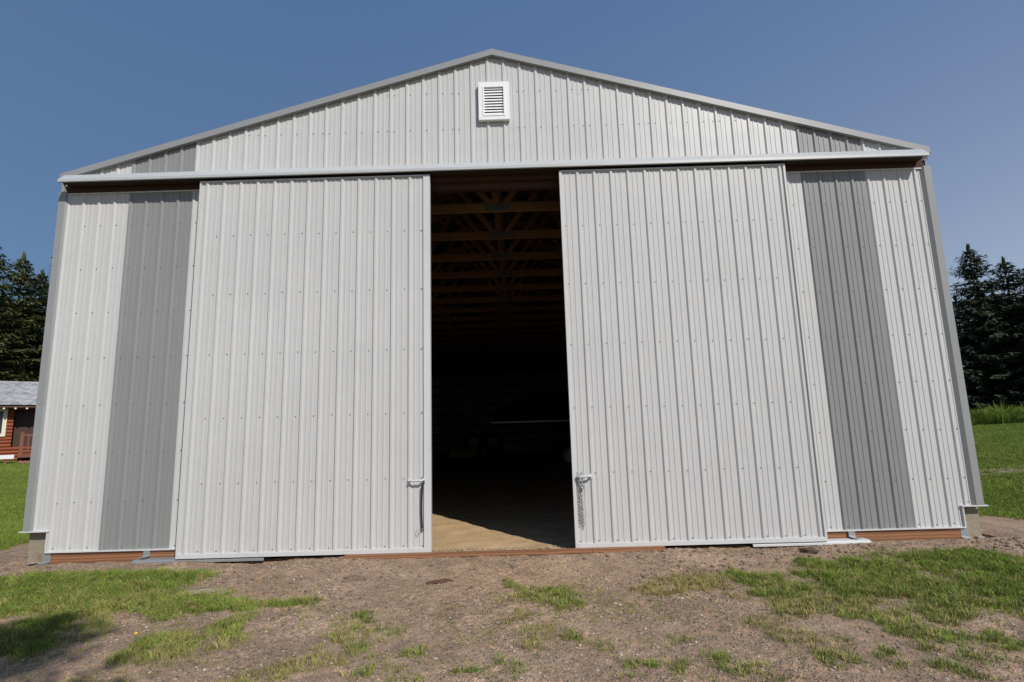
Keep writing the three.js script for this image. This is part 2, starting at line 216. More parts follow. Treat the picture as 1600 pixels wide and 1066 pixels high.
{ // --- front wall sheets
  const WB = 0.2, WT = 4.9, STUB = 0.452;
  const rows = [0, 1, 2, 3, 4, 5, 6].map((k) => 0.782 + k * 0.6096);
  const defs = [[-1.2, 3, mWhite, 'L'], [3, 7, mGrey, 'L'], [7, 12.3, mWhite, 'L'], [38.6, 44, mWhite, 'R'], [44, 48, mGrey, 'R'], [48, 52.1, mWhite, 'R']];
  for (const [a, b, m, side] of defs) {
    const stubTo = RX(0.05), stubFrom = RX(50.85);
    const pts = profile(a, b, RX);
    // split the sheet where it steps up over the concrete corner
    const lo = (x) => (x < stubTo || x > stubFrom ? STUB : WB);
    const cut = []; for (let i = 0; i < pts.length; i++) { cut.push(pts[i]); const n = pts[i + 1]; if (!n) break; for (const s of [stubTo, stubFrom]) if (pts[i][0] < s && n[0] > s) { const t = (s - pts[i][0]) / (n[0] - pts[i][0]); const o = pts[i][1] + t * (n[1] - pts[i][1]); cut.push([s - 1e-5, o], [s + 1e-5, o]); } }
    const p = mesh('wall_panel', sheet(cut, lo, () => WT), m, barn);
    p.userData.label = m === mGrey ? 'grey painted ribbed steel sheet' : 'white painted ribbed steel sheet';
    const L = []; for (let i = Math.ceil(a); i < b; i++) { const x = RX(i + 0.335); if (Math.abs(x) < 4.03 || Math.abs(x) > 5.83) continue; for (const y of rows) L.push([x, y + jit(), 0]); L.push([x, lo(x) + 0.035 + jit(), 0]); }
    screws(L, p);
  }
  // --- gable sheets
  const GB = 5.03; const b = [-1.2, 3, 7, 11, 15, 19, 23, 27, 31, 35, 39, 43, 44, 48, 52.1];
  for (let k = 0; k < b.length - 1; k++) {
    const grey = b[k] === 3 || b[k] === 44, top = (x) => Math.max(GB, roofY(x) - 0.06);
    let pts = profile(b[k], b[k + 1], RX); const xa = RX(25.45); if (pts[0][0] < xa && pts[pts.length - 1][0] > xa) { const i = pts.findIndex(([x]) => x > xa); pts.splice(i, 0, [xa, pts[i][1] === pts[i - 1][1] ? pts[i][1] : 0]); }
    const p = mesh('gable_panel', sheet(pts, () => GB, top), grey ? mGrey : mWhite, barn);
    p.userData.label = grey ? 'grey ribbed steel sheet of the gable' : 'white ribbed steel sheet of the gable';
    const L = []; for (let i = Math.ceil(b[k]); i < b[k + 1]; i++) {
      const x = RX(i + 0.34); for (const y of [5.155, 5.70, 6.25]) if (y < top(x) - 0.05) { if (Math.abs(x) < 0.3 && y > 5.6) continue; L.push([x, y + jit(), 0]); if (i === b[k] && y > 5.3) L.push([RX(i - 0.06), y + jit(), 0]); }
    }
    screws(L, p);
  }
  // --- thin trims at sheet ends
  mesh('wall_head_trim', box(-5.87, -3.0, 4.893, 4.91, -0.004, 0.026), mTrimWhite, barn); mesh('wall_head_trim', box(3.0, 5.83, 4.893, 4.91, -0.004, 0.026), mTrimWhite, barn);
  mesh('base_trim', box(RX(0.05) + 0.002, -3.0, 0.186, 0.2, -0.004, 0.034), mTrimWhite, barn); mesh('base_trim', box(3.0, RX(50.85) - 0.002, 0.186, 0.2, -0.004, 0.034), mTrimWhite, barn);
  mesh('base_trim', box(-6.03, RX(0.05) + 0.012, 0.438, 0.452, -0.004, 0.042), mTrimWhite, barn); mesh('base_trim', box(RX(50.85) - 0.012, 5.99, 0.438, 0.452, -0.004, 0.042), mTrimWhite, barn);
  mesh('base_trim', box(RX(50.85), RX(50.85) + 0.014, 0.188, 0.436, -0.004, 0.03), mTrimWhite, barn); mesh('base_trim', box(RX(0.05) - 0.014, RX(0.05), 0.188, 0.436, -0.004, 0.03), mTrimWhite, barn);

  // --- corner trims: flat face, folded back to the sheet along a slant, and down the side wall
  for (const s of [-1, 1]) {
    const o = s < 0 ? 5.985 : 5.942, w = 0.092; // outer edge and face width
    const sh = new THREE.Shape(); sh.moveTo(s * (o - w - 0.042), -0.002); sh.lineTo(s * (o - w), 0.04); sh.lineTo(s * o, 0.04); sh.lineTo(s * o, -0.10); sh.lineTo(s * (o - 0.004), -0.10); sh.lineTo(s * (o - 0.004), 0.036); sh.lineTo(s * (o - w + 0.002), 0.036); sh.lineTo(s * (o - w - 0.036), -0.002); sh.closePath();
    for (const [a, b] of [[0.452, 2.028], [2.03, 4.93]]) {
      const g = new THREE.ExtrudeGeometry(sh, { depth: b - a, bevelEnabled: false }); g.rotateX(-Math.PI / 2); g.scale(1, 1, -1); g.translate(0, a, 0);
      // after the turn the profile's y runs along -z then is flipped to +z
      const I = g.index; if (!I) { const p = g.attributes.position; for (let i = 0; i < p.count; i += 3) { for (const at of ['position', 'normal', 'uv']) { const A = g.attributes[at], n = A.itemSize; for (let c = 0; c < n; c++) { const t = A.array[(i + 1) * n + c]; A.array[(i + 1) * n + c] = A.array[(i + 2) * n + c]; A.array[(i + 2) * n + c] = t; } } } }
      g.computeVertexNormals(); mesh('corner_trim', g, mTrimGrey, barn);
    }
    const L = []; for (let y = 0.78; y < 4.7; y += 0.6096) L.push([s * (o - w - 0.06), y, 0.0]); 
  }
  // --- rake trims in lengths along the roof edge, a thin hem below
  const seams = [0, 0.72, 3.0, 6.0];
  for (const s of [-1, 1]) for (let k = 0; k < 3; k++) {
    const a = seams[k] + (k ? 0.001 : 0), b = k === 2 ? (s < 0 ? 5.985 : 5.955) : seams[k + 1], z1 = 0.062 + (k % 2) * 0.0015, H = 0.088;
    const quad = (x0, x1, t0, t1, za, zb) => { const P = []; const c = [[x0, roofY(x0) - t1], [x1, roofY(x1) - t1], [x1, roofY(x1) - t0], [x0, roofY(x0) - t0]].map(([x, y]) => [s * x, y]);
      const sh = new THREE.Shape(c.map(([x, y]) => new THREE.Vector2(x, y))); const g = new THREE.ExtrudeGeometry(sh, { depth: zb - za, bevelEnabled: false }); g.translate(0, 0, za); return g; };
    const r = mesh('rake_trim', quad(a, b, 0, H, 0.022, z1), mTrimGrey, barn);
    mesh('hem', quad(a, b, H + 0.0005, H + 0.007, 0.02, z1 + 0.008), mTrimGrey, r);
  }
  // --- sliding door track cover: slanted top, upright front, open below
  {
    const pr2 = [[0.021, 5.13], [0.128, 5.125], [0.214, 5.034], [0.226, 5.022], [0.228, 4.986], [0.214, 4.978], [0.212, 4.982], [0.222, 4.99], [0.221, 5.018], [0.21, 5.029], [0.126, 5.119], [0.021, 5.124]];
    for (const [x0, x1] of [[-5.862, -2.2], [-2.199, 2.9], [2.901, 5.8]]) {
      const sh = new THREE.Shape(pr2.map(([z, y]) => new THREE.Vector2(-z, y))); const g = new THREE.ExtrudeGeometry(sh, { depth: x1 - x0, bevelEnabled: false }); g.rotateY(Math.PI / 2); g.translate(x0, 0, 0);
      mesh('track_cover', g, mCover, barn);
    }
    for (const x of [-5.865, 5.801]) { const sh = new THREE.Shape([[0.021, 5.13], [0.128, 5.125], [0.214, 5.034], [0.226, 5.022], [0.228, 4.986], [0.19, 5.0], [0.021, 5.07]].map(([z, y]) => new THREE.Vector2(-z, y))); const g = new THREE.ExtrudeGeometry(sh, { depth: 0.002, bevelEnabled: false }); g.rotateY(Math.PI / 2); g.translate(x, 0, 0); mesh('track_cover_end', g, mCover, barn); }
  }
  // --- timber behind the track, the rail itself
  mesh('track_board', box(-5.9, 5.86, 4.975, 5.115, -0.04, 0.018), mBoard, barn);
  mesh('track_board', box(-5.9, 5.87, 4.915, 4.972, -0.04, 0.03), mBoard, barn);
  mesh('track_board', box(-5.85, 5.79, 5.0, 5.038, 0.02, 0.115), mBoard, barn);
  mesh('track_board', box(-5.85, 5.785, 5.041, 5.108, 0.02, 0.11), mBoard, barn);
  mesh('door_track', box(-5.8, 5.76, 4.994, 5.01, 0.118, 0.205), mDark, barn);
  mesh('door_header', box(-5.86, 5.86, 4.82, 5.1, -0.13, -0.045), mBoard, barn);

  // --- skirt boards, corner concrete, guide rails and brackets at the foot
  mesh('skirt_board', box(RX(0.05) + 0.03, -3.0, 0.045, 0.186, -0.035, 0.004), mTreated, barn);
  mesh('skirt_board', box(3.0, RX(50.85) - 0.03, 0.045, 0.186, -0.035, 0.004), mTreated, barn);
  for (const s of [-1, 1]) mesh('foundation_corner', box(s < 0 ? -5.975 : 5.655, s < 0 ? -5.69 : 5.935, -0.4, 0.437, -0.5, -0.06), mConc, barn);
  mesh('door_jamb', box(-3.12, -3.0, 0.0, 4.8, -0.14, -0.004), mTruss, barn); mesh('door_jamb', box(3.0, 3.12, 0.0, 4.8, -0.14, -0.004), mTruss, barn);
  // guide rails: a shallow folded channel standing out past each door
  const rail = (x0, x1, y, mat) => { const sh = new THREE.Shape([[0.02, 0.0], [0.12, 0.0], [0.155, -0.006], [0.17, -0.02], [0.17, -0.04], [0.165, -0.04], [0.165, -0.022], [0.153, -0.011], [0.12, -0.006], [0.02, -0.006]].map(([z, v]) => new THREE.Vector2(-z, v))); const g = new THREE.ExtrudeGeometry(sh, { depth: x1 - x0, bevelEnabled: false }); g.rotateY(Math.PI / 2); g.translate(x0, y, 0); return mesh('guide_rail', g, mat, barn); };
  rail(-4.5, -2.9, 0.1, mGalv); rail(3.0, 4.42, 0.1025, mTrimWhite);
  for (const [x, m] of [[-4.42, mGalv], [4.28, mGalv]]) { mesh('rail_bracket', mergeGeometries([box(x - 0.04, x + 0.04, 0.112, 0.196, 0.006, 0.03), box(x - 0.04, x + 0.04, 0.1165, 0.122, 0.03, 0.12)]), m, barn); }
  for (const s of [-1, 1]) { // bent corner brackets splayed on the soil
    const x = s < 0 ? RX(0.05) : RX(50.85); const g = mergeGeometries([box(x - 0.05, x + 0.05, 0.075, 0.19, -0.03, 0.008), box(x - 0.055, x + 0.05, 0.068, 0.075, -0.02, 0.1)]); mesh('corner_bracket', g, mGalv, barn);
    const f = new RoundedBoxGeometry(0.15, 0.02, 0.07, 2, 0.008); f.rotateZ(s * -0.22); f.rotateY(s * 0.35); f.translate(x + s * 0.1, 0.082, 0.1); mesh('corner_bracket', f, mGalv, barn);
  }
  // --- threshold timbers in front of the opening
  { const g = box(-1.9, 1.05, 0.065, 0.108, 0.185, 0.275), h = box(1.054, 1.92, 0.068, 0.110, 0.187, 0.273); g.rotateZ(0.0012); mesh('threshold_board', g, mTreated, barn); mesh('threshold_board', h, mTreated, barn); }
}

{ // --- gable vent
  const v = new THREE.Group(); v.name = 'gable_vent'; barn.add(v); v.userData.label = 'white louvred gable vent';
  const x0 = -0.2, x1 = 0.226, y0 = 5.79, y1 = 6.36, F = 0.075, Z0 = 0.018, Z1 = 0.072, B = 0.006;
  const outer = (a, b, c, d, r) => { const s = new THREE.Shape(); s.moveTo(a + r, c); s.lineTo(b - r, c); s.quadraticCurveTo(b, c, b, c + r); s.lineTo(b, d - r); s.quadraticCurveTo(b, d, b - r, d); s.lineTo(a + r, d); s.quadraticCurveTo(a, d, a, d - r); s.lineTo(a, c + r); s.quadraticCurveTo(a, c, a + r, c); return s; };
  const s1 = outer(x0, x1, y0, y1, 0.006); s1.holes.push(new THREE.Path(outer(x0 + F, x1 - F, y0 + F, y1 - F, 0.003).getPoints(4)));
  const g1 = new THREE.ExtrudeGeometry(s1, { depth: Z1 - Z0 - 2 * B, bevelEnabled: true, bevelSize: B * 0.6, bevelThickness: B, bevelSegments: 2 }); g1.translate(0, 0, Z0 + B); mesh('frame', g1, mVinyl, v);
  const s2 = outer(x0 + F - 0.02, x1 - F + 0.02, y0 + F - 0.02, y1 - F + 0.02, 0.004); s2.holes.push(new THREE.Path(outer(x0 + F + 0.004, x1 - F - 0.004, y0 + F + 0.004, y1 - F - 0.004, 0.003).getPoints(4)));
  const g2 = new THREE.ExtrudeGeometry(s2, { depth: 0.006, bevelEnabled: false }); g2.translate(0, 0, Z1 + 0.0005); mesh('inner_rim', g2, mVinyl, v);
  mesh('back_plate', box(x0 + 0.02, x1 - 0.02, y0 + 0.02, y1 - 0.02, 0.02, 0.023), mDark, v);
  const n = 10, h = (y1 - y0 - 2 * F) / n;
  for (let k = 0; k < n; k++) { const g = new RoundedBoxGeometry(x1 - x0 - 2 * F, 0.004, 0.033, 1, 0.0015); g.rotateX(1.12); g.translate((x0 + x1) / 2, y0 + F + (k + 0.5) * h, Z1 - 0.017); mesh('louver', g, mVinyl, v); }
}

// --- sliding doors
function door(x0, x1, firstRib, spacing, edges, label, screwFrac) {
  const d = new THREE.Group(); d.name = 'sliding_door'; d.userData.label = label; barn.add(d);
  const Y0 = 0.105, Y1 = 4.955, Z = 0.15; const [wl, wr] = edges;
  const map = (t) => firstRib + t * spacing; const i0 = Math.floor((x0 - firstRib) / spacing), i1 = Math.ceil((x1 - firstRib) / spacing);
  let cuts = [x0 + 0.012]; for (let i = i0 + ((i0 % 4) + 4) % 4; i < i1; i++) if (((i % 4) + 4) % 4 === 0) { const x = map(i); if (x > x0 + 0.3 && x < x1 - 0.25) cuts.push(x); } cuts.push(x1 - 0.012);
  for (let k = 0; k < cuts.length - 1; k++) {
    const a = cuts[k], b = cuts[k + 1];
    const p = mesh('door_panel', sheet(profile(i0, i1, map, a, b), () => Y0 + 0.012, () => Y1 - 0.006, Z), mWhite, d);
  }
  const L = []; const rows = [0.98, 1.78, 2.59, 3.385, 4.182];
  for (let i = i0; i < i1; i++) { const x = map(i + screwFrac); if (x < x0 + wl + 0.01 || x > x1 - wr - 0.02) continue; for (const y of rows) L.push([x, y + jit(), Z]); L.push([x, Y0 + 0.075 + jit() * 0.4, Z]); }
  for (const y of rows) { L.push([x1 - wr - 0.035, y - 0.01, Z]); }
  screws(L, d);
  // frame trims round the door, timber frame behind
  mesh('edge_trim', box(x0, x0 + wl, Y0, Y1, Z - 0.05, Z + 0.0225), mTrimWhite, d);
  mesh('edge_trim', box(x1 - wr, x1, Y0, Y1, Z - 0.05, Z + 0.0225), mTrimWhite, d);
  mesh('head_trim', box(x0 + wl + 0.0005, x1 - wr - 0.0005, Y1 - 0.018, Y1 - 0.0005, Z - 0.05, Z + 0.025), mTrimWhite, d);
  mesh('foot_trim', mergeGeometries([box(x0 + wl + 0.0005, x1 - wr - 0.0005, Y0 + 0.001, Y0 + 0.042, Z - 0.05, Z + 0.026), box(x0 + wl + 0.0005, x1 - wr - 0.0005, Y0 + 0.0425, Y0 + 0.05, Z - 0.03, Z + 0.0215)]), mTrimWhite, d);
  for (const y of [0.16, 0.98, 1.78, 2.59, 3.385, 4.182, 4.85]) mesh('door_girt', box(x0 + 0.06, x1 - 0.06, y - 0.045, y + 0.045, Z - 0.042, Z - 0.004), mTruss, d);
  return d;
}
const doorL = door(-3.972, -0.873, -3.905, 0.2278, [0.02, 0.088], 'left sliding door of white ribbed steel, a rubber strap on its handle', 0.82);
const doorR = door(0.868, 3.898, 1.082, 0.2262, [0.032, 0.026], 'right sliding door of white ribbed steel, a chain on its handle', 0.315);
function handle(door, x, y, s) { // bent flat bar pull with two feet
  const z = 0.172; const c = new THREE.CatmullRomCurve3([[x - 0.085 * s, y - 0.005, z - 0.005], [x - 0.078 * s, y, z + 0.04], [x - 0.05 * s, y + 0.002, z + 0.052], [x + 0.05 * s, y + 0.004, z + 0.052], [x + 0.078 * s, y + 0.002, z + 0.04], [x + 0.085 * s, y, z - 0.005]].map((p) => new THREE.Vector3(...p)), false, 'catmullrom', 0.25);
  const g = new THREE.TubeGeometry(c, 24, 0.0125, 8); const f = []; for (const t of [-1, 1]) { const b = new RoundedBoxGeometry(0.04, 0.055, 0.008, 2, 0.003); b.translate(x + t * 0.09, y, z - 0.001); f.push(b); }
  const h = mesh('door_handle', g, mTrimWhite, door); 
  for (const b of f) mesh('handle_foot', b, mTrimWhite, door);
}
handle(doorL, -1.05, 0.95, 1); handle(doorR, 1.005, 0.945, 1);

{ // --- inside: posts, trusses, purlins, girts, shell, floor
  mesh('barn_floor', (() => { const g = new THREE.PlaneGeometry(2 * HALF - 0.2, BARN_L - 0.1, 150, 420); g.rotateX(-Math.PI / 2); const p = g.attributes.position, u = g.attributes.uv; for (let i = 0; i < p.count; i++) { const x = p.getX(i), z = p.getZ(i) - BARN_L / 2 + 0.05; p.setXYZ(i, x, 0.062 + 0.02 * fbm(x * 1.3, z * 1.3, 14.1) + 0.03 * fbm(x * 3.1, z * 3.1, 2.1, 3) * sstep(-4, -2, z) * sstep(0, -0.25, z), z); u.setXY(i, x, z); } g.computeVertexNormals(); return g; })(),
    std(lin(0.64, 0.44, 0.235), { roughness: 0.97, map: tex(512, 512, (x, y) => { const v = 0.88 + 0.1 * tnoise(x, y, 7, 3) + 0.1 * tnoise(x, y, 45, 6) + 0.14 * tnoise(x, y, 160, 8); return [v, v, v]; }, true, 0.6), bumpMap: concBump, bumpScale: 0.008 }), barn).userData.label = 'sandy dirt floor inside the barn';
  const BW = (i) => -6 + i * S, ribs = (n) => profile(0, n, (t) => t * S);
  const side = (s) => { const g = sheet(ribs(Math.round(BARN_L / S)), () => 0.45, () => 5.165); g.rotateY(s > 0 ? Math.PI / 2 : -Math.PI / 2); g.translate(s > 0 ? 5.92 : -5.965, 0, s > 0 ? -0.01 : -BARN_L); return g; };
  mesh('side_wall', side(-1), mWhite, barn); mesh('side_wall', side(1), mWhite, barn);
  for (const s of [-1, 1]) mesh('foundation_wall', box(s < 0 ? -5.96 : 5.72, s < 0 ? -5.74 : 5.915, -0.4, 0.448, -BARN_L + 0.05, -0.52), mConc, barn);
  { const g = sheet(profile(0, 52, (t) => -5.945 + t * S), () => -0.02, (x) => roofY(x) - 0.03); g.rotateY(Math.PI); g.translate(0, 0, -BARN_L); mesh('back_wall', g, mWhite, barn); }
  const ang = Math.atan(SLOPE), LEN = 5.955 / Math.cos(ang);
  for (const s of [-1, 1]) { // roof steel runs down the slope
    const pts = profile(0, Math.round(BARN_L / S), (t) => t * S), g = sheet(pts, () => 0.02, () => LEN);
    // sheet axes: x along the barn, y down the slope, z out
    const m4 = new THREE.Matrix4().makeBasis(new THREE.Vector3(0, 0, -1), new THREE.Vector3(s * Math.cos(ang), -Math.sin(ang), 0), new THREE.Vector3(s * Math.sin(ang), Math.cos(ang), 0)); g.applyMatrix4(m4); g.translate(0, APEX - 0.026, 0.02); mesh('roof_slope', g, mGalv, barn);
  }
  { const sh = new THREE.Shape([[-0.2, roofY(0.2) + 0.004], [0, APEX + 0.006], [0.2, roofY(0.2) + 0.004], [0.2, roofY(0.2) + 0.009], [0, APEX + 0.012], [-0.2, roofY(0.2) + 0.009]].map((p) => new THREE.Vector2(...p))); const g = new THREE.ExtrudeGeometry(sh, { depth: BARN_L, bevelEnabled: false }); g.translate(0, 0, -BARN_L + 0.05); mesh('ridge_cap', g, mTrimGrey, barn); }
  for (const s of [-1, 1]) for (let k = 0; k < 10; k++) { const x = s * (0.15 + k * 0.63), y = roofY(x) - 0.085; const g = box(x - 0.019, x + 0.019, y - 0.044, y + 0.044, -BARN_L + 0.05, -0.15); mesh('purlin', g, mTruss, barn); }
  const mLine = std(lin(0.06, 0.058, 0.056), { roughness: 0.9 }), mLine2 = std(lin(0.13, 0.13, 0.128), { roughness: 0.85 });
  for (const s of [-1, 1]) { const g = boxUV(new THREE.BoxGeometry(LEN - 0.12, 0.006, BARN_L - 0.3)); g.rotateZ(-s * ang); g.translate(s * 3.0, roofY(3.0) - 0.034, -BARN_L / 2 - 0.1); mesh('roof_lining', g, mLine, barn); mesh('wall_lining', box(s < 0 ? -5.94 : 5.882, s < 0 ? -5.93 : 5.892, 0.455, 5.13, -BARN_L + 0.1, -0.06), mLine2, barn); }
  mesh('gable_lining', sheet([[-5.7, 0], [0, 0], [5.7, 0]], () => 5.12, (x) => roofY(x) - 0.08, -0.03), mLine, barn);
  // one truss of doubled chords and webs, repeated every 1.22 m
  const TC = (x) => roofY(x) - 0.20; const bc = 4.93;
  const webX = [[0, 0], [0.9, 0.9], [0.9, 1.9], [2.1, 1.9], [2.1, 3.1], [3.5, 3.1], [3.5, 4.3]];
  const parts = [['bottom_chord', beam([-5.8, bc, 0], [-0.17, bc, 0], 0.045, 0.14)], ['bottom_chord', beam([0.17, bc, 0], [5.8, bc, 0], 0.045, 0.14)], ['bottom_chord', beam([-0.169, bc, 0], [0.169, bc, 0], 0.045, 0.14)],
    ['king_post', beam([-0.03, bc + 0.07, 0.0], [-0.03, TC(0) - 0.05, 0.0], 0.04, 0.11)]];
  for (const s of [-1, 1]) {
    parts.push(['top_chord', beam([s * 0.02, TC(0), 0], [s * 5.85, TC(5.85), 0], 0.046, 0.14)]);
    for (const [a, b] of [[0.12, 1.1], [1.9, 1.15], [1.95, 2.6], [3.3, 2.65], [3.35, 4.1], [4.5, 4.15]]) parts.push(['web', beam([s * a, bc + 0.06, 0.003], [s * b, TC(b) - 0.06, 0.003], 0.038, 0.089)]);
  }
  const mPlate = std(lin(0.13, 0.135, 0.14), { roughness: 0.6, metalness: 0.3 });
  const plate = box(-0.19, 0.19, bc - 0.06, bc + 0.06, 0.0235, 0.0255);
  for (let k = 0; k < 22; k++) { const t = new THREE.Group(); t.name = 'roof_truss'; t.position.set(0, 0, -0.95 - k * 1.2192); barn.add(t); for (const [n, g] of parts) mesh(n, g, mTruss, t); mesh('gusset_plate', plate, mPlate, t); }
  for (const s of [-1, 1]) for (let k = 0; k < 12; k++) mesh('post', box(s < 0 ? -5.87 : 5.69, s < 0 ? -5.73 : 5.83, 0.449, 4.86, -0.95 - k * 2.4384 - 0.07, -0.95 - k * 2.4384 + 0.07), mTruss, barn);
  for (const y of [0.6, 1.2, 1.8, 2.4, 3.0, 3.6, 4.2]) mesh('wall_girt', box(-5.7, 5.7, y - 0.045, y + 0.045, -BARN_L + 0.02, -BARN_L + 0.06), mTruss, barn);
}

// ---------------------------------------------------------------- things hung on the handles
{
  const rubber = std(lin(0.018, 0.018, 0.02), { roughness: 0.6 });
  const o = thing('rubber_strap', 'black rubber tie-down strap with a wire hook hanging from the left door handle', 'strap', [-0.985, 0.3, 0.172]);
  const c = new THREE.CatmullRomCurve3([[0.02, 0.655, 0.025], [0.03, 0.63, 0.03], [0.012, 0.58, 0.026], [0.0, 0.45, 0.014], [-0.004, 0.3, 0.008], [0.0, 0.15, 0.006], [0.004, 0.09, 0.006]].map((p) => new THREE.Vector3(...p)));
  const g = new THREE.TubeGeometry(c, 30, 0.0105, 8); mesh('strap', g, rubber, o);
  const eye = new THREE.TorusGeometry(0.014, 0.007, 6, 14); eye.translate(0.006, 0.078, 0.008); mesh('eyelet', eye, rubber, o);
  const hk = new THREE.CatmullRomCurve3([[0.006, 0.075, 0.012], [-0.012, 0.062, 0.014], [-0.03, 0.035, 0.016], [-0.05, 0.022, 0.016], [-0.064, 0.036, 0.016], [-0.06, 0.068, 0.016]].map((p) => new THREE.Vector3(...p))); mesh('hook', new THREE.TubeGeometry(hk, 24, 0.0035, 6), mGalv, o);
}
{
  const steel = std(lin(0.34, 0.345, 0.35), { roughness: 0.45, metalness: 0.5 });
  const o = thing('chain', 'grey steel link chain looped over the right door handle', 'chain', [0.965, 0.35, 0.166]);
  const link = new THREE.TorusGeometry(0.0165, 0.0034, 6, 14); link.scale(0.8, 1.5, 1);
  const strand = (pts, y0) => { const c = new THREE.CatmullRomCurve3(pts.map((p) => new THREE.Vector3(...p))), L = c.getLength(), n = Math.round(L / 0.0385), gs = []; for (let i = 0; i <= n; i++) { const p = c.getPointAt(i / n), t = c.getTangentAt(i / n); const q = new THREE.Quaternion().setFromUnitVectors(new THREE.Vector3(0, 1, 0), t); const g = link.clone(); g.rotateY(i % 2 ? 1.25 : 0.25); g.applyQuaternion(q); g.translate(p.x, p.y, p.z); gs.push(g); } return mergeGeometries(gs); };
  const S1 = [[0.0, 0.615, 0.035], [-0.025, 0.58, 0.03], [-0.03, 0.5, 0.01], [-0.028, 0.3, 0.004], [-0.022, 0.03, 0.0]];
  const S2 = [[0.01, 0.625, 0.03], [0.012, 0.56, 0.034], [0.004, 0.45, 0.014], [0.006, 0.25, 0.006], [0.01, 0.0, 0.002]];
  const S3 = [[0.02, 0.62, 0.035], [0.035, 0.575, 0.034], [0.03, 0.48, 0.02], [0.034, 0.3, 0.012], [0.042, 0.1, 0.006]];
  const S4 = [[-0.03, 0.59, 0.02], [-0.015, 0.54, 0.03], [0.01, 0.5, 0.03], [0.02, 0.47, 0.02]];
  for (const s of [S1, S2, S4]) mesh('strand', strand(s), steel, o);
  const hook = new THREE.CatmullRomCurve3([[0.012, 0.51, 0.03], [0.03, 0.49, 0.035], [0.035, 0.465, 0.035], [0.02, 0.45, 0.035], [0.004, 0.46, 0.035]].map((p) => new THREE.Vector3(...p))); mesh('grab_hook', new THREE.TubeGeometry(hook, 20, 0.008, 8), steel, o);
}

// ---------------------------------------------------------------- things standing in the dark of the barn
const wheelParts = (o, r, w, rubber, rim) => { const pts = [[r * 0.55, -w / 2], [r * 0.9, -w / 2], [r, -w * 0.32], [r, w * 0.32], [r * 0.9, w / 2], [r * 0.55, w / 2]].map((p) => new THREE.Vector2(...p)); mesh('tyre', new THREE.LatheGeometry(pts, 28), rubber, o); const q = [[0, -w * 0.1], [r * 0.2, -w * 0.15], [r * 0.5, -w * 0.05], [r * 0.56, -w * 0.4], [r * 0.56, w * 0.4], [r * 0.5, w * 0.05], [r * 0.2, w * 0.15], [0, w * 0.1]].map((p) => new THREE.Vector2(...p)); mesh('rim', new THREE.LatheGeometry(q, 24), rim, o); };
{
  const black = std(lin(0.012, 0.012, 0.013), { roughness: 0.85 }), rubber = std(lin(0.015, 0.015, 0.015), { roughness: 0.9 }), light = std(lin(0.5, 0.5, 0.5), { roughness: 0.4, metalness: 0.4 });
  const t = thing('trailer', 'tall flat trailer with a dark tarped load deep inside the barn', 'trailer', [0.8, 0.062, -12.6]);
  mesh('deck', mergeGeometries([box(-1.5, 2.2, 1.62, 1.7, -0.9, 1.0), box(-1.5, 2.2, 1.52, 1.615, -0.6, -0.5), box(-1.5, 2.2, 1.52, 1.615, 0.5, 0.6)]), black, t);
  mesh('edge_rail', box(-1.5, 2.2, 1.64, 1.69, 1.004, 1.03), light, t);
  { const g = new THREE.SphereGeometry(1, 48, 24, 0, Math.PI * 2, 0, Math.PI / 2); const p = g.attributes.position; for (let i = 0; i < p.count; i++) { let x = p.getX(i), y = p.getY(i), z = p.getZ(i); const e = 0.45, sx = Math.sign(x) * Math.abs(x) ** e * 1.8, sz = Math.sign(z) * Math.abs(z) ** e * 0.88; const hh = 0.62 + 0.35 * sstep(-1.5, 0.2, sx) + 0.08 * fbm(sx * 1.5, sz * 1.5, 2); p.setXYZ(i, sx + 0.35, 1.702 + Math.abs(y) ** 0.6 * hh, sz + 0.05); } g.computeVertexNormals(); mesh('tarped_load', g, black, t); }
  mesh('jack_leg', mergeGeometries([box(-0.85, -0.77, 0.03, 1.52, 0.86, 0.94), box(-0.93, -0.69, 0.0, 0.03, 0.8, 1.0)]), std(lin(0.09, 0.09, 0.09)), t);
  mesh('side_ladder', mergeGeometries([box(-0.45, -0.4, 0.5, 1.52, 0.95, 1.0), box(0.55, 0.6, 0.5, 1.52, 0.95, 1.0), ...[0.55, 0.8, 1.05, 1.3].map((y) => box(-0.4, 0.55, y, y + 0.04, 0.96, 0.99))]), black, t);
  for (const [x, z] of [[1.2, 0.85], [1.2, -0.75]]) { const w = new THREE.Group(); w.name = 'wheel'; w.position.set(x, 0.5, z); w.rotation.x = Math.PI / 2; t.add(w); wheelParts(w, 0.5, 0.26, rubber, light); }
  const lbl = ['loose tractor wheel leaning at the back wall, left of the pair', 'loose tractor wheel leaning at the back wall, right of the pair'];
  [[-2.35, -25.2], [-1.2, -25.4]].forEach(([x, z], i) => { const o = thing('spare_wheel', lbl[i], 'wheel', [x, 0.06, z], 0, 'spare wheels at the back of the barn'); const n0 = o.children.length; wheelParts(o, 0.62, 0.3, rubber, light); for (const c of o.children.slice(n0)) { c.rotation.x = Math.PI / 2 - 0.12; c.position.y = 0.64; } });
  const b = thing('yellow_bin', 'low yellow bin on the floor at the back of the barn', 'bin', [-2.7, 0.06, -22.4]); const ym = std(lin(0.8, 0.66, 0.03), { roughness: 0.6 });
  mesh('tub', mergeGeometries([box(-0.7, 0.7, 0, 0.03, -0.3, 0.3), box(-0.7, 0.7, 0.031, 0.38, -0.3, -0.27), box(-0.7, 0.7, 0.031, 0.38, 0.27, 0.3), box(-0.7, -0.67, 0.031, 0.38, -0.269, 0.269), box(0.67, 0.7, 0.031, 0.38, -0.269, 0.269)]), ym, b); mesh('lip', mergeGeometries([box(-0.74, 0.74, 0.381, 0.41, 0.27, 0.34), box(-0.74, 0.74, 0.381, 0.41, -0.34, -0.27)]), ym, b);
}

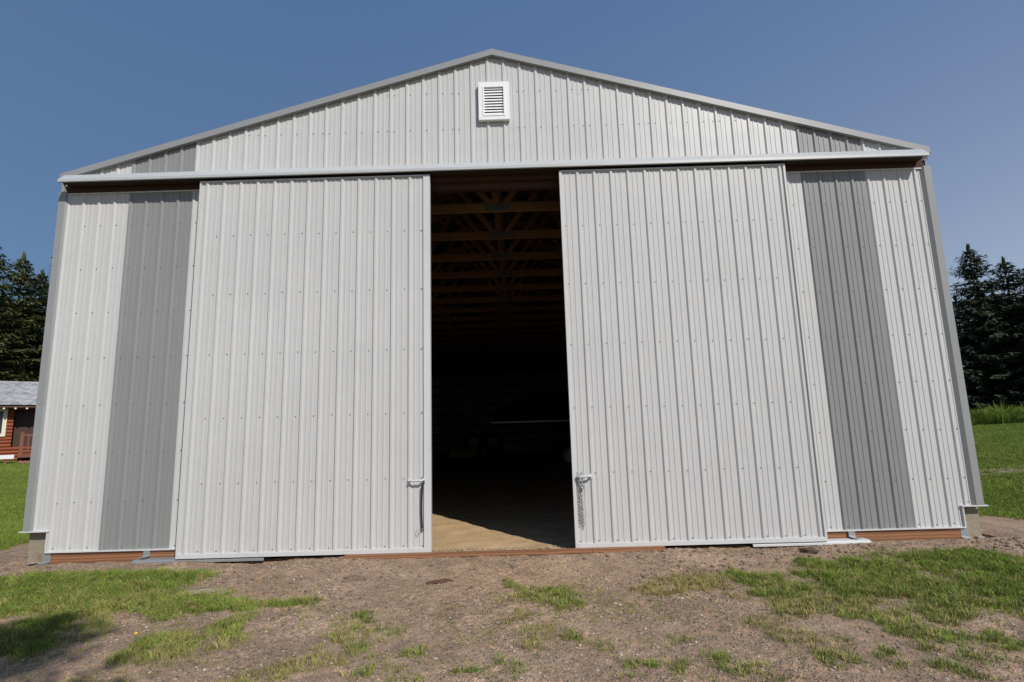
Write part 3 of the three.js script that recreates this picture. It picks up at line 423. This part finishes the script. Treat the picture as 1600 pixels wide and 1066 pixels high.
// ---------------------------------------------------------------- log cabin on the left
{
  const P = [-21.15, 0, -16.49]; P[1] = groundH(P[0], P[2]) - 0.02;
  const c = thing('log_cabin', 'brown log cabin with grey shingled roof and cream window frame, left of the barn', 'cabin', P, 0.75);
  const logT = woodMap(11.3, [0.36, 0.17, 0.07], [0.62, 0.33, 0.15]); logT.repeat.set(0.35, 2); const mLog = [0, 1, 2].map((k) => std(lin(...[[1.2, 1.1, 1], [1.0, 0.9, 0.8], [1.15, 1.0, 0.85]][k]), { map: logT, roughness: 0.7 }));
  const mCream = std(lin(0.72, 0.66, 0.5), { roughness: 0.6 }), mDeck = std(lin(0.19, 0.075, 0.045), { roughness: 0.75 });
  const shT = tex(512, 512, (x, y) => { const row = Math.floor(y * 16), off = (row * 0.37) % 1, t = Math.floor((x + off) * 14), h = Math.abs(Math.sin(row * 12.9898 + t * 78.233) * 43758.5453) % 1; const v = 0.60 + 0.16 * (h - 0.5) + 0.16 * tnoise(x, y, 90, 3) + 0.07 * tnoise(x, y, 8, 7); return [v, v * 1.0, v * 1.0]; }, true); shT.repeat.set(0.4, 0.4);
  const mSh = std(0xffffff, { map: shT, roughness: 0.95 });
  const logG = (x0, x1) => { const g = new THREE.CylinderGeometry(0.082, 0.082, x1 - x0, 12, 1); g.scale(1, 1, 0.85); g.rotateZ(Math.PI / 2); g.translate((x0 + x1) / 2, 0, 0); const p = g.attributes.position, u = g.attributes.uv; for (let i = 0; i < p.count; i++) u.setXY(i, p.getX(i), Math.atan2(p.getY(i), p.getZ(i)) * 0.1); return g; };
  const full = logG(-6.5, 3.2), lA = logG(-6.5, -1.82), lB = logG(-0.6, -0.34), lC = logG(0.62, 3.2), lAB = logG(-6.5, -0.34);
  for (let k = 0; k < 17; k++) { const y = 0.12 + k * 0.145; const win = y > 1.17 && y < 2.2, dr = y > 0.62 && y < 2.25; const list = win ? [lA, lB, lC] : dr ? [lAB, lC] : [full]; for (const g of list) mesh('log', g, mLog[(k * 7 + (k >> 1)) % 3], c).position.set(0, y, 0); }
  mesh('wall_core', mergeGeometries([box(-6.4, -1.84, 0, 2.5, -3.9, -0.05), box(-0.6, -0.36, 0, 2.5, -3.9, -0.05), box(0.64, 3.1, 0, 2.5, -3.9, -0.05), box(-1.839, -0.601, 0, 1.17, -3.9, -0.05), box(-1.839, -0.601, 2.2, 2.5, -3.9, -0.05), box(-0.359, 0.639, 2.28, 2.5, -3.9, -0.05), box(-0.359, 0.639, 0, 0.6, -3.9, -0.05), box(-1.839, 0.639, 0.601, 2.27, -3.9, -3.8)]), std(lin(0.13, 0.06, 0.03), { roughness: 0.8 }), c);
  const w = new THREE.Group(); w.name = 'window'; c.add(w);
  mesh('window_frame', mergeGeometries([box(-1.87, -1.74, 1.08, 2.26, 0.0, 0.12), box(-0.68, -0.55, 1.08, 2.26, 0.0, 0.12), box(-1.739, -0.681, 1.08, 1.2, 0.0, 0.118), box(-1.739, -0.681, 2.15, 2.26, 0.0, 0.118)]), mCream, w);
  mesh('pane', box(-1.74, -0.68, 1.2, 2.15, 0.03, 0.036), std(lin(0.02, 0.025, 0.03), { roughness: 0.05 }), w);
  const dr = mesh('door', box(-0.32, 0.6, 0.62, 2.26, -0.35, -0.3), std(lin(0.05, 0.025, 0.015), { roughness: 0.6 }), c); const kn = new THREE.SphereGeometry(0.035, 12, 8); kn.translate(0.5, 1.35, -0.28); mesh('door_handle', kn, mGalv, dr);
  // roof: shingle courses lapped up the slope, front and rear
  const EY = 2.38, RYs = 1.18, RUN = 2.55, OVER = 0.62, n = 15, sl = Math.atan2(RYs, RUN), cl = Math.hypot(RYs, RUN) / n;
  const rf = new THREE.Group(); rf.name = 'roof'; c.add(rf);
  for (const f of [0, 1]) for (let k = 0; k < n; k++) { const g = boxUV(new THREE.BoxGeometry(10.6, 0.012, cl * 1.25)); const uv = g.attributes.uv; for (let i = 0; i < uv.count; i++) uv.setXY(i, uv.getX(i) + k * 0.37, uv.getY(i) + k * 0.41); g.rotateX(sl - 0.045); const t = (k + 0.5) / n; g.translate(-1.6, EY + RYs * t + 0.02, OVER - RUN * t); if (f) { g.translate(0, 0, 2 * (RUN - OVER) - 0.0); g.scale(1, 1, -1); g.translate(0, 0, 0); g.translate(0, 0, -0.0); const ix = g.index.array; for (let i = 0; i < ix.length; i += 3) { const q = ix[i]; ix[i] = ix[i + 1]; ix[i + 1] = q; } g.translate(0, 0, 0); g.computeVertexNormals(); }
    mesh('shingle_course', g, mSh, rf); }
  mesh('roof_deck', (() => { const g = new THREE.ExtrudeGeometry(new THREE.Shape([[-OVER, EY - 0.06], [RUN - OVER, EY + RYs - 0.02], [2 * RUN - OVER, EY - 0.06], [2 * RUN - OVER, EY - 0.1], [RUN - OVER, EY + RYs - 0.09], [-OVER, EY - 0.1]].map((p) => new THREE.Vector2(...p))), { depth: 10.5, bevelEnabled: false }); g.rotateY(Math.PI / 2); g.translate(-6.85, 0, 0); return g; })(), std(lin(0.10, 0.055, 0.03), { roughness: 0.8 }), rf);
  for (let k = 0; k < 14; k++) { const g = new THREE.SphereGeometry(0.042, 12, 8); g.scale(1, 1.15, 1); g.translate(-3.2 + k * 0.36, EY - 0.14, OVER - 0.04); mesh('eave_bulb', g, std(lin(0.8, 0.8, 0.78), { roughness: 0.3 }), c); }
  // deck with a railing
  mesh('deck', box(-0.1, 2.8, 0.2, 0.29, 0.12, 1.3), mDeck, c);
  for (const x of [-0.02, 1.3, 2.6]) mesh('railing_post', mergeGeometries([box(x - 0.055, x + 0.055, 0.291, 1.2, 1.16, 1.27), box(x - 0.07, x + 0.07, 1.201, 1.24, 1.145, 1.285)]), mDeck, c);
  for (const y of [0.42, 1.08]) { mesh('rail', box(0.04, 1.24, y, y + 0.07, 1.19, 1.24), mDeck, c); mesh('rail', box(1.36, 2.54, y, y + 0.07, 1.19, 1.24), mDeck, c); }
  for (let k = 0; k < 12; k++) { const x = 0.19 + k * 0.2; if (Math.abs(x - 1.3) < 0.08) continue; mesh('baluster', box(x - 0.025, x + 0.025, 0.491, 1.079, 1.195, 1.235), mDeck, c); }
  c.updateMatrixWorld(true);
  const put = (lx, ly, lz) => new THREE.Vector3(lx, ly, lz).applyMatrix4(c.matrixWorld);
  { const p = put(-1.15, 0, 1.5); p.y = groundH(p.x, p.z); const o = thing('white_bench', 'low white plank bench in front of the log cabin', 'bench', p.toArray(), 0.75); const wm = std(lin(0.78, 0.78, 0.77), { roughness: 0.6 });
    mesh('seat', new RoundedBoxGeometry(1.9, 0.16, 0.4, 2, 0.01).translate(0, 0.24, 0), wm, o); for (const x of [-0.7, 0.7]) mesh('leg', box(x - 0.05, x + 0.05, -0.03, 0.159, -0.14, 0.14), mDeck, o); }
  const brick = std(lin(0.27, 0.13, 0.085), { roughness: 0.9 }); const spots = [[0.0, 1.45], [0.16, 1.5], [0.3, 1.42], [0.09, 1.62], [0.24, 1.65], [0.42, 1.55]];
  const words = ['leftmost', 'second', 'third', 'front left', 'front middle', 'rightmost'];
  spots.forEach(([x, z], i) => { const p = put(x, 0, z); p.y = groundH(p.x, p.z) + 0.045; const g = new THREE.DodecahedronGeometry(0.085, 1); const q = g.attributes.position; for (let k = 0; k < q.count; k++) { const s = 1 + 0.25 * noise(q.getX(k) * 14 + i * 3, q.getY(k) * 14, q.getZ(k) * 14); q.setXYZ(k, q.getX(k) * s * 1.1, q.getY(k) * s * 0.75, q.getZ(k) * s); } g.computeVertexNormals(); const m = new THREE.Mesh(g, brick); m.name = numbered('red_stone'); m.castShadow = m.receiveShadow = true; m.position.copy(p); m.userData = { label: `${words[i]} reddish stone of the row edging the cabin deck`, category: 'stone', group: 'stones edging the cabin deck' }; scene.add(m); });
}

// ---------------------------------------------------------------- spruces
const mBark = std(lin(0.10, 0.075, 0.055), { roughness: 0.95 });
function spruce(name, label, x, z, H, R, tint, group, s0) {
  seed = s0; const y0 = groundH(x, z) - 0.1;
  const o = thing(name, label, 'spruce', [x, y0, z], rr(0, 6), group);
  const tg = new THREE.CylinderGeometry(0.02, 0.028 * H * 0.7, H * 0.99, 9, 8); tg.translate(0, H * 0.495, 0); mesh('trunk', tg, mBark, o);
  const P = [], N = [], C = [], I = []; let k = 0;
  const quad = (a, d, w, up, len, col) => { // kinked leaf-like spray from a along d, w sideways
    const b = a.clone().addScaledVector(d, len * 0.55).addScaledVector(w, len * 0.19), c = a.clone().addScaledVector(d, len), e = a.clone().addScaledVector(d, len * 0.5).addScaledVector(w, -len * 0.17).addScaledVector(up, -len * 0.06);
    for (const p of [a, b, c, e]) { P.push(p.x, p.y, p.z); C.push(...col); } I.push(k, k + 1, k + 2, k, k + 2, k + 3); k += 4; };
  const up = new THREE.Vector3(0, 1, 0), wh = Math.round(H * 3.1);
  for (let i = 0; i < wh; i++) {
    const t = 0.05 + 0.95 * (i / wh) ** 0.95, y = t * H, prof = Math.pow(1 - t, 0.82) * (1 - 0.25 * sstep(0.16, 0.0, t));
    const nb = Math.round(8 + 5 * (1 - t)), ph = rr(0, 6.28), tier = 0.85 + 0.3 * (((i * 0.618) % 1) - 0.5);
    for (let j = 0; j < nb; j++) {
      const a = ph + (j / nb) * 6.283 + rr(-0.25, 0.25), L = Math.max(0.18, R * prof * tier * rr(0.72, 1.12)); const dir = new THREE.Vector3(Math.cos(a), 0, Math.sin(a));
      const lift = t > 0.8 ? rr(0.25, 0.7) : rr(-0.30, -0.02), side = new THREE.Vector3(-dir.z, 0, dir.x);
      const ns = Math.max(4, Math.round(L * 9));
      for (let s = 0; s < ns; s++) {
        const f = (s + 0.7) / ns; const p = dir.clone().multiplyScalar(L * f); p.y = y + lift * L * f + 0.16 * L * f * f + rr(-0.05, 0.05);
        const dark = 0.75 + rr(-0.18, 0.3); const col = [tint[0] * dark, tint[1] * dark, tint[2] * dark];
        for (const sd of [-1, 1]) { const d = dir.clone().multiplyScalar(rr(0.5, 0.95)).addScaledVector(side, sd * rr(0.4, 1.0)).addScaledVector(up, rr(-0.5, 0.06)).normalize(); const len = (0.2 + 0.36 * L / (R + 0.01) * (1.1 - 0.65 * f)) * rr(0.75, 1.3) * (R / 3.2) ** 0.5; const w = new THREE.Vector3().crossVectors(d, up).normalize().addScaledVector(up, rr(-0.6, 0.6)).normalize(); quad(p, d, w, up, len, col); }
        if (f > 0.25) { const d = dir.clone().multiplyScalar(0.5).addScaledVector(side, rr(-0.6, 0.6)).addScaledVector(up, rr(-0.95, -0.35)).normalize(); quad(p, d, side, up, rr(0.2, 0.42), col.map((v) => v * 0.92)); }
      }
      const tip = dir.clone().multiplyScalar(L * 0.9); tip.y = y + lift * L * 0.9 + 0.13 * L; quad(tip, dir.clone().addScaledVector(up, 0.1).normalize(), side, up, 0.34 * Math.min(1, L), tint.map((v) => v * 1.15));
    }
  }
  for (let j = 0; j < 26; j++) { const a = j * 2.4, f = rr(0, 1); quad(new THREE.Vector3(0, H * (0.965 + 0.035 * f), 0), new THREE.Vector3(Math.cos(a) * 0.5 * (1 - f * 0.8), 0.8, Math.sin(a) * 0.5 * (1 - f * 0.8)).normalize(), new THREE.Vector3(-Math.sin(a), 0, Math.cos(a)), up, rr(0.25, 0.45), tint); }
  const g = new THREE.BufferGeometry(); g.setAttribute('position', new THREE.Float32BufferAttribute(P, 3)); g.setAttribute('color', new THREE.Float32BufferAttribute(C, 3)); g.setIndex(I); g.computeVertexNormals();
  mesh('crown', g, new THREE.MeshStandardMaterial({ vertexColors: true, roughness: 0.92, side: THREE.DoubleSide }), o);
  return o;
}
{
  const cam = [0.2012, 6.99], at = (dx, dz, D) => [cam[0] + dx * D, cam[1] + dz * D];
  const dark = [0.038, 0.056, 0.024], mid = [0.05, 0.07, 0.024], yel = [0.085, 0.1, 0.022];
  const hgt = (x, z, slope, D) => 1.57 + slope * D - (groundH(x, z) - 0.1);
  const rows = [
    ['tall dark spruce nearest the barn on the right', 0.6576, -0.7534, 46, 0.2355, 4.9, dark],
    ['spruce right of the tallest one with a thin pointed top', 0.683, -0.7303, 49, 0.209, 4.9, dark],
    ['spruce at the right edge of the picture', 0.7, -0.714, 47, 0.197, 4.8, dark],
    ['spruce cut by the right edge with only its left boughs showing', 0.722, -0.692, 45, 0.19, 4.6, dark],
    ['spruce half hidden by the barn on the right', 0.640, -0.768, 51, 0.165, 4.4, dark],
    ['lower spruce filling the gap behind the two tallest on the right', 0.671, -0.7415, 54, 0.165, 5.2, dark],
    ['spruce with a pointed top in the middle behind the cabin', -0.6871, -0.7266, 44, 0.2552, 4.9, yel],
    ['slimmer spruce between the pointed one and the barn', -0.6715, -0.741, 47, 0.2353, 4.6, mid],
    ['tall spruce mostly hidden by the left barn corner', -0.6515, -0.7587, 45, 0.285, 4.4, dark],
    ['spruce at the left edge of the picture with yellowish boughs', -0.712, -0.702, 41, 0.275, 4.6, yel],
    ['lower dark spruce standing behind the pointed one', -0.681, -0.732, 52, 0.19, 5.4, mid],
    ['lower dark spruce in the back row at the left edge', -0.699, -0.715, 53, 0.2, 5.4, dark]];
  rows.forEach(([l, dx, dz, D, sl, R, tint], i) => { const [x, z] = at(dx, dz, D); spruce('spruce_tree', l, x, z, hgt(x, z, sl, D), R, tint, i < 6 ? 'spruces right of the barn' : 'spruces left of the barn', 1000 + i * 77); });
}
{ // the leafy tree behind the viewer that throws the soft shade on the near grass
  seed = 4242; const T = thing('shade_tree', 'leafy tree behind the viewer shading the grass at the lower left', 'tree', [0.55, 0, 10.2]);
  const c = new THREE.CatmullRomCurve3([[0, -0.1, 0], [0.1, 2, 0.05], [-0.05, 4.2, 0.1], [0.05, 6.6, 0]].map((p) => new THREE.Vector3(...p))); const tg = new THREE.TubeGeometry(c, 20, 0.19, 9); mesh('trunk', tg, mBark, T);
  const P = [], I = [], C = []; let k = 0; const clumps = [];
  for (let i = 0; i < 42; i++) { const a = rr(0, 6.28), r = Math.sqrt(rnd()) * 1.7, y = rr(4.0, 7.4), s = 1 - Math.abs((y - 5.7) / 1.9) ** 2 * 0.6; clumps.push([Math.cos(a) * r * s, y, Math.sin(a) * r * s, rr(0.45, 0.85)]); }
  const limbs = clumps.filter((_, i) => i % 3 === 0).map(([x, y, z]) => new THREE.TubeGeometry(new THREE.CatmullRomCurve3([new THREE.Vector3(0, Math.max(2.6, y - 2.4), 0), new THREE.Vector3(x * 0.45, y - 0.9, z * 0.45), new THREE.Vector3(x, y, z)]), 8, 0.045, 6)); mesh('limbs', mergeGeometries(limbs), mBark, T);
  for (const [x, y, z, r] of clumps) for (let i = 0; i < 170; i++) { const d = new THREE.Vector3(rr(-1, 1), rr(-1, 1), rr(-1, 1)).normalize().multiplyScalar(r * Math.cbrt(rnd())); const u = new THREE.Vector3(rr(-1, 1), rr(-1, 1), rr(-1, 1)).normalize().multiplyScalar(0.075), v = new THREE.Vector3(rr(-1, 1), rr(-1, 1), rr(-1, 1)).cross(u).normalize().multiplyScalar(0.045); const p = new THREE.Vector3(x, y, z).add(d); for (const q of [p.clone().sub(u), p.clone().add(v), p.clone().add(u), p.clone().sub(v)]) { P.push(q.x, q.y, q.z); } I.push(k, k + 1, k + 2, k, k + 2, k + 3); k += 4; }
  const g = new THREE.BufferGeometry(); g.setAttribute('position', new THREE.Float32BufferAttribute(P, 3)); g.setIndex(I); g.computeVertexNormals(); mesh('crown', g, std(lin(0.07, 0.12, 0.03), { roughness: 0.8 }), T);
}

// ---------------------------------------------------------------- grass, weeds, pebbles
function bladeGeo(n, h, spread, w, bend) {
  const P = [], I = []; let k = 0;
  for (let i = 0; i < n; i++) { const a = rr(0, 6.28), r = spread * Math.sqrt(rnd()), x = Math.cos(a) * r, z = Math.sin(a) * r, fa = rr(0, 6.28), fx = Math.cos(fa), fz = Math.sin(fa), la = a + rr(-1, 1), b = bend * rr(0.3, 1.3), lx = Math.cos(la) * b, lz = Math.sin(la) * b, H = h * rr(0.55, 1.15), W = w * rr(0.7, 1.3);
    P.push(x - fx * W, -0.012, z - fz * W, x + fx * W, -0.012, z + fz * W, x + lx * 0.35 * H - fx * W * 0.8, H * 0.55, z + lz * 0.35 * H - fz * W * 0.8, x + lx * 0.35 * H + fx * W * 0.8, H * 0.55, z + lz * 0.35 * H + fz * W * 0.8, x + lx * H, H * (1 - 0.25 * b), z + lz * H);
    I.push(k, k + 1, k + 3, k, k + 3, k + 2, k + 2, k + 3, k + 4); k += 5; }
  const g = new THREE.BufferGeometry(); g.setAttribute('position', new THREE.Float32BufferAttribute(P, 3)); g.setIndex(I); g.computeVertexNormals(); return g;
}
function scatter(name, label, geos, mat, list) { // list of [x, y, z, scale, turn, color, variant]
  geos.forEach((g, v) => { const L = list.filter((e) => e[6] === v); if (!L.length) return; const im = new THREE.InstancedMesh(g, mat, L.length); im.name = numbered(name); im.userData = { kind: 'stuff', label, category: name.split('_').pop() };
    const m = new THREE.Matrix4(), q = new THREE.Quaternion(), e = new THREE.Euler(); L.forEach(([x, y, z, s, t, c, , ty = 1], i) => { q.setFromEuler(e.set((Math.sin(t * 91) * 0.2), t, Math.cos(t * 57) * 0.2)); m.compose(new THREE.Vector3(x, y, z), q, new THREE.Vector3(s, s * ty, s)); im.setMatrixAt(i, m); im.setColorAt(i, c); }); im.castShadow = im.receiveShadow = true; scene.add(im); });
}
{
  seed = 777; const mG = std(0xffffff, { roughness: 0.92 });
  const geos = [bladeGeo(9, 0.065, 0.03, 0.0021, 0.75), bladeGeo(8, 0.05, 0.04, 0.0026, 1.1), bladeGeo(10, 0.038, 0.035, 0.0022, 0.9)];
  const list = []; const col = new THREE.Color();
  const tint = (dry, n) => { const d = clamp(dry + rr(-0.22, 0.22)), b = rr(0.7, 1.25) * clamp(1 + 0.35 * n, 0.55, 1.4); return new THREE.Color().setRGB((0.145 + 0.21 * d) * b, (0.222 + 0.055 * d) * b, (0.021 + 0.09 * d) * b); };
  for (let i = 0; i < 260000; i++) { // near yard
    const x = rr(-6.4, 6.4), z = rr(0.15, 4.6); const [g, dry] = grassAt(x, z); const n2 = fbm(x * 5, z * 5, 33.3, 2); const n3 = fbm(x * 13, z * 13, 63.3, 2); const p = g ** 1.35 * clamp(0.5 + 1.9 * n2 + 2.4 * n3 * (1.25 - g * 0.7) + 0.45 * g); if (rnd() > p * 0.62) continue;
    const v = g > 0.75 ? (rnd() < 0.6 ? 0 : 1) : (rnd() < 0.3 ? 0 : rnd() < 0.5 ? 1 : 2); list.push([x, groundH(x, z), z, rr(0.6, 1.25) * (0.66 + 0.36 * g), rr(0, 6.28), tint(rnd() < 0.16 ? 0.95 : dry + 0.5 * n3, fbm(x * 1.4, z * 1.4, 9.9) + 1.6 * n3 + 0.8 * n2), v]); }
  for (let i = 0; i < 14000; i++) { // stray sprigs on the bare soil
    const x = rr(-5.5, 5.8), z = rr(0.75, 4.4); if (rnd() > sstep(-0.15, 0.3, fbm(x * 1.9, z * 1.9, 15.5)) * sstep(0.5, 2.2, z + Math.max(0, x) * 0.2)) continue; list.push([x, groundH(x, z), z, rr(0.35, 0.8), rr(0, 6.28), tint(rr(0.1, 0.9), 0), rnd() < 0.5 ? 1 : 2]); }
  scatter('yard_grass', 'patchy short grass growing in the soil before the barn', geos, mG, list);
  // lawn either side: coarser tufts, thinning out with distance
  seed = 991; const lg = [bladeGeo(12, 0.075, 0.09, 0.005, 0.8), bladeGeo(12, 0.06, 0.11, 0.006, 1.0)]; const lawn = [];
  for (const s of [-1, 1]) for (let i = 0; i < 145000; i++) { const t = rnd() ** 1.8, x = s * (6.6 + t * 30), z = rr(1.0, -1) * 0 + 0.4 - rnd() ** 1.3 * (6 + t * 34); const dx = x - 0.2, dz = z - 6.99, az = Math.atan2(dx, -dz); if (Math.abs(az) < 0.58 || Math.abs(az) > 1.08) continue; const [, , l] = grassAt(x, z); if (rnd() > l) continue; const D = Math.hypot(dx, dz); lawn.push([x, groundH(x, z) - 0.004, z, rr(0.6, 1.1) * (0.75 + D * 0.012), rr(0, 6.28), tint(0.1 + 0.12 * fbm(x * 0.3, z * 0.3, 6), fbm(x * 0.5, z * 0.5, 9.9)), rnd() < 0.5 ? 0 : 1, 0.8]); }
  scatter('lawn_grass', 'mown green lawn beside and behind the barn', lg, mG, lawn);
  // taller growth at the foot of the right-hand spruces
  seed = 515; const tg = [bladeGeo(16, 0.8, 0.35, 0.02, 0.5)], tall = [];
  for (let i = 0; i < 5200; i++) { const D = rr(38.5, 43.5), a = rr(0.66, 0.86), x = 0.2 + Math.sin(a) * D, z = 6.99 - Math.cos(a) * D; tall.push([x, groundH(x, z), z, rr(0.5, 1.2) * clamp(0.8 + 1.5 * fbm(x * 0.45, z * 0.45, 2), 0.3, 1.5), rr(0, 6.28), tint(0.0, 0.0), 0]); }
  scatter('tall_grass', 'tall uncut green growth below the right-hand spruces', tg, mG, tall);
}
{ // dead straw and leaf scraps lying on the soil
  seed = 88; const flat = (L, w, b) => { const g = new THREE.BufferGeometry(); g.setAttribute('position', new THREE.Float32BufferAttribute([-L, 0.001, -w, -L, 0.001, w, 0, b, w * 1.2, 0, b, -w * 1.2, L, 0.002, 0], 3)); g.setIndex([0, 1, 2, 0, 2, 3, 3, 2, 4]); g.computeVertexNormals(); return g; };
  const geos = [flat(0.022, 0.0013, 0.004), flat(0.012, 0.002, 0.003), flat(0.032, 0.0011, 0.009)], list = [];
  for (let i = 0; i < 16000; i++) { const x = rr(-6, 6.2), z = rr(0.5, 4.5); const [g] = grassAt(x, z); const c = clamp(0.25 + 1.4 * fbm(x * 1.8, z * 1.8, 71.1) + 0.6 * g); if (rnd() > c) continue; const b = rr(0.6, 1.15); list.push([x, groundH(x, z) + 0.002, z, rr(0.6, 1.4), rr(0, 6.28), new THREE.Color().setRGB(...(rnd() < 0.75 ? [0.44 * b, 0.36 * b, 0.22 * b] : [0.2 * b, 0.13 * b, 0.07 * b])), i % 3]); }
  scatter('dead_straw', 'dry straw scraps lying on the bare soil', geos, std(0xffffff, { roughness: 0.8 }), list);
}
{ // pebbles and clods
  seed = 31; const stone = (s) => { const g = new THREE.IcosahedronGeometry(1, 1), p = g.attributes.position; for (let i = 0; i < p.count; i++) { const x = p.getX(i), y = p.getY(i), z = p.getZ(i), n = 1 + 0.45 * NZ.noise(x * 1.3 + s, y * 1.3, z * 1.3 + s); p.setXYZ(i, x * n, y * n * 0.62, z * n * 0.85); } const h = mergeVertices(g.deleteAttribute('uv') && g); h.deleteAttribute('normal'); const m = mergeVertices(h); m.computeVertexNormals(); return m; };
  const geos = [stone(1.3), stone(4.7), stone(8.1)], list = [];
  for (let i = 0; i < 60000; i++) { const x = rr(-6, 6.4), z = rr(0.12, 4.5); const cl = sstep(-0.25, 0.3, fbm(x * 1.2, z * 1.2, 41.1)); const near = sstep(1.1, 0.3, z); if (rnd() > 0.25 + 0.6 * cl) continue; const [g] = grassAt(x, z); if (rnd() < g * 0.8) continue;
    const r = 0.0025 + 0.0125 * rnd() ** 4, k = rnd(); const b = rr(0.75, 1.2); const c = k < 0.6 ? [0.25 * b, 0.185 * b, 0.137 * b] : k < 0.9 ? [0.34 * b, 0.275 * b, 0.215 * b] : k < 0.96 ? [0.45 * b, 0.39 * b, 0.31 * b] : [0.23 * b, 0.2 * b, 0.175 * b]; list.push([x, groundH(x, z) + r * 0.15, z, r, rr(0, 6.28), new THREE.Color().setRGB(...c), i % 3]); }
  for (let i = 0; i < 5200; i++) { // clods of turned soil along the wall foot
    const x = rr(-5.9, 6.7), z = 0.3 + 1.3 * rnd() ** 1.6; if (Math.abs(x) < 1.2 && rnd() < 0.75) continue; if (rnd() > 0.2 + sstep(-0.1, 0.3, fbm(x * 1.5, z * 1.5, 51.1))) continue; const r = 0.006 + 0.022 * rnd() ** 3, b = rr(0.7, 1.1); list.push([x, groundH(x, z) + r * 0.2, z, r, rr(0, 6.28), new THREE.Color().setRGB(0.215 * b, 0.155 * b, 0.11 * b), i % 3]); }
  for (let i = 0; i < 500; i++) { const x = rr(-1.0, 1.0), z = 0.12 - 0.25 * rnd(), r = 0.004 + 0.012 * rnd() ** 2, b = rr(0.8, 1.2); list.push([x, 0.07 + r * 0.3, z, r, rr(0, 6.28), new THREE.Color().setRGB(0.36 * b, 0.28 * b, 0.2 * b), i % 3]); }
  scatter('loose_gravel', 'loose pebbles and soil clods strewn over the yard', geos, std(0xffffff, { roughness: 0.95 }), list);
}

// ---------------------------------------------------------------- odd pieces lying in the yard
{
  const lump = (name, label, cat, x, z, sx, sy, sz, turn, mat, s, sink) => { const g = new THREE.IcosahedronGeometry(1, 3), p = g.attributes.position; for (let i = 0; i < p.count; i++) { const a = p.getX(i), b = p.getY(i), c = p.getZ(i), n = 1 + 0.5 * NZ.noise(a * 1.6 + s, b * 1.6, c * 1.6) + 0.25 * NZ.noise(a * 5 + s, b * 5, c * 5); p.setXYZ(i, a * n * sx, b * n * sy, c * n * sz); } g.deleteAttribute('normal'); const h = mergeVertices(g, 1e-5); h.computeVertexNormals(); const m = new THREE.Mesh(h, mat); m.name = name; m.castShadow = m.receiveShadow = true; m.position.set(x, groundH(x, z) + sink, z); m.rotation.y = turn; m.userData = { label, category: cat }; scene.add(m); };
  lump('wood_chunk', 'rotten reddish brown wood chunk half sunk in soil before the opening', 'wood', -0.63, 1.12, 0.13, 0.026, 0.045, 0.25, std(lin(0.115, 0.055, 0.035), { roughness: 0.95, bumpMap: concBump, bumpScale: 0.01 }), 3.1, 0.004);
  lump('soil_clod', 'dark overturned soil clod below the right sliding door', 'clod', 3.48, 0.53, 0.09, 0.035, 0.06, -0.4, std(lin(0.10, 0.068, 0.046), { roughness: 0.97, bumpMap: concBump, bumpScale: 0.01 }), 7.7, 0.008);
  lump('concrete_fragment', 'flat pale concrete fragment half buried beside the left grass', 'concrete', -2.95, 1.27, 0.25, 0.016, 0.09, 0.05, mConcPale, 5.2, 0.004);
  const d = thing('dandelion', 'single yellow dandelion in bloom in the shaded grass at lower left', 'flower', [-2.77, groundH(-2.77, 2.56), 2.56]);
  const c = new THREE.CatmullRomCurve3([[0, -0.01, 0], [0.004, 0.035, 0.002], [0.002, 0.075, 0.006]].map((p) => new THREE.Vector3(...p))); mesh('stem', new THREE.TubeGeometry(c, 8, 0.0018, 6), std(lin(0.16, 0.2, 0.05)), d);
  const pet = []; for (let k = 0; k < 26; k++) { const g = new THREE.BoxGeometry(0.016, 0.0012, 0.0035); g.translate(0.008, 0, 0); g.rotateZ(0.25 + 0.7 * ((k * 0.618) % 1)); g.rotateY(k * 2.4); g.translate(0.002, 0.077, 0.006); pet.push(g); } mesh('bloom', mergeGeometries(pet), std(lin(0.75, 0.5, 0.01), { roughness: 0.8 }), d);
}

renderer.render(scene, camera);
